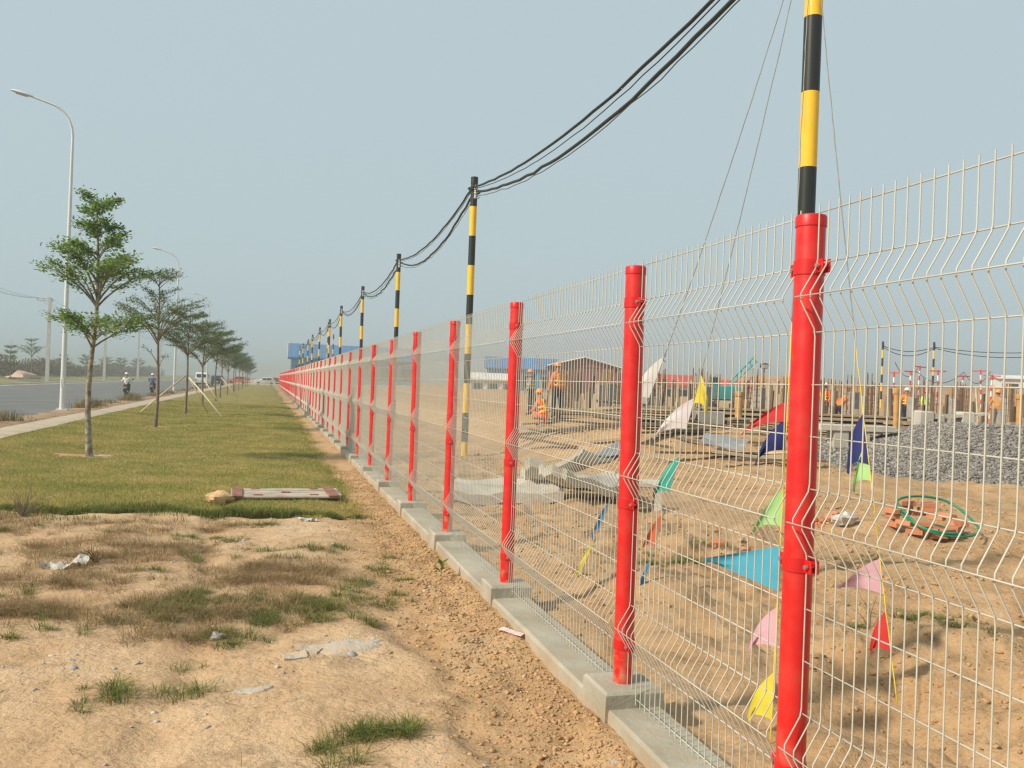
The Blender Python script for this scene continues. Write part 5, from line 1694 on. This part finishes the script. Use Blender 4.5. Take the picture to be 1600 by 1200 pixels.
# green hose over a little brick pit, plastic bag
bx_, by_ = 6.5, 9.6
pit = thing('brick_pit', (bx_, by_, gz(bx_, by_) + .06), 'small round pit of loose red bricks inside the fence', 'brick pit')
bmesh_ = MB().box((0, 0, 0), (.21, .10, .065), bev=.005).mesh('brick', M_brick)
for k in range(30):
    a = k * 2 * math.pi / 10 + (.3 if k >= 10 else 0)
    lvl = k // 10
    o = put('brick', bmesh_, pit, (.48 * math.cos(a) + rs.normal(0, .02), .36 * math.sin(a) + rs.normal(0, .02), .10 * math.sin(a) + lvl * .068), a + math.pi / 2 + rs.normal(0, .15))
    o.rotation_euler.x = rs.normal(0, .06)
    if lvl == 2 and rs.random() < .5:
        bpy.data.objects.remove(o)
for k in range(9):
    x, y = bx_ - 1.0 + rs.uniform(-.35, .3), by_ + .75 + rs.uniform(-.3, .3)
    o = put('loose_brick', bmesh_, None, (x, y, gz(x, y) + .02 + .05 * (k % 2)), rs.uniform(0, 3))
    o.rotation_euler.x, o.rotation_euler.y = rs.normal(0, .3), rs.normal(0, .3)
    tag(o, 'loose red brick scattered behind the brick pit', 'brick', 'loose bricks beside the pit')
hp = []
for t in np.linspace(0, 2 * math.pi * 1.35, 50):
    hp.append((.54 * math.cos(t + 2.6) + .05 * math.sin(3 * t), .40 * math.sin(t + 2.6) - .06, .22 + .22 * math.sin(t + 2.6) * (1 if t < 6.3 else .6) - .008 * t))
tag(MB().tube(hp, .017, 8).build('garden_hose', M_hose, None, True, (bx_ + .08, by_ - .05, gz(bx_, by_))), 'looped green hose lying over the brick pit', 'hose')
lump('plastic_bag', (5.5, 9.95, gz(5.5, 9.95) + .07), (.36, .25, .20), 33, M_plasticw, 'crumpled white plastic bag left of the brick pit', 'bag')
lump('plastic_cup', (5.55, 6.75, gz(5.55, 6.75) + .03), (.06, .05, .13), 35, M_plasticw, 'small white plastic cup on the sand at the view edge', 'cup')
for (x, y, s, sd, lab) in ((2.9, 8.7, .13, 41, 'brown brick fragment in the grass line right of the second red post'), (3.15, 8.55, .11, 43, 'second brick fragment in the grass line, right of the larger one')):
    lump('brick_fragment', (x, y, gz(x, y) + .03), (s * 1.4, s, s * .9), sd, M_brick, lab, 'brick')
for (x, y, s, sd, lab) in ((-36, 100, 3.2, 51, 'low pink soil heap across the road at the view edge'), (-33.5, 128, 3.4, 53, 'low soil heap across the road behind the street lamp')):
    lump('soil_heap', (x, y, gz(x, y) - .1), (s, s * 2.4, 1.6), sd, mat('pink_soil', (.50, .33, .24), (.58, .41, .31), 2, .95), lab, 'soil heap')

# ------------------------------------------------------------------ the hazy air
hm = bpy.data.materials.new('haze_air')
hm.use_nodes = True
hn = hm.node_tree.nodes
hn.remove(hn['Principled BSDF'])
pv = hn.new('ShaderNodeVolumePrincipled')
pv.inputs['Color'].default_value = (.52, .585, .60, 1)
pv.inputs['Density'].default_value = .0019
pv.inputs['Anisotropy'].default_value = .25
hm.node_tree.links.new(pv.outputs[0], hn['Material Output'].inputs['Volume'])
hz_o = MB().box((0, 730, 6.2), (1960, 1720, 17.0)).build('haze', hm)
tag(hz_o, 'pale dry season haze hanging over the whole place', 'haze', None, 'stuff')
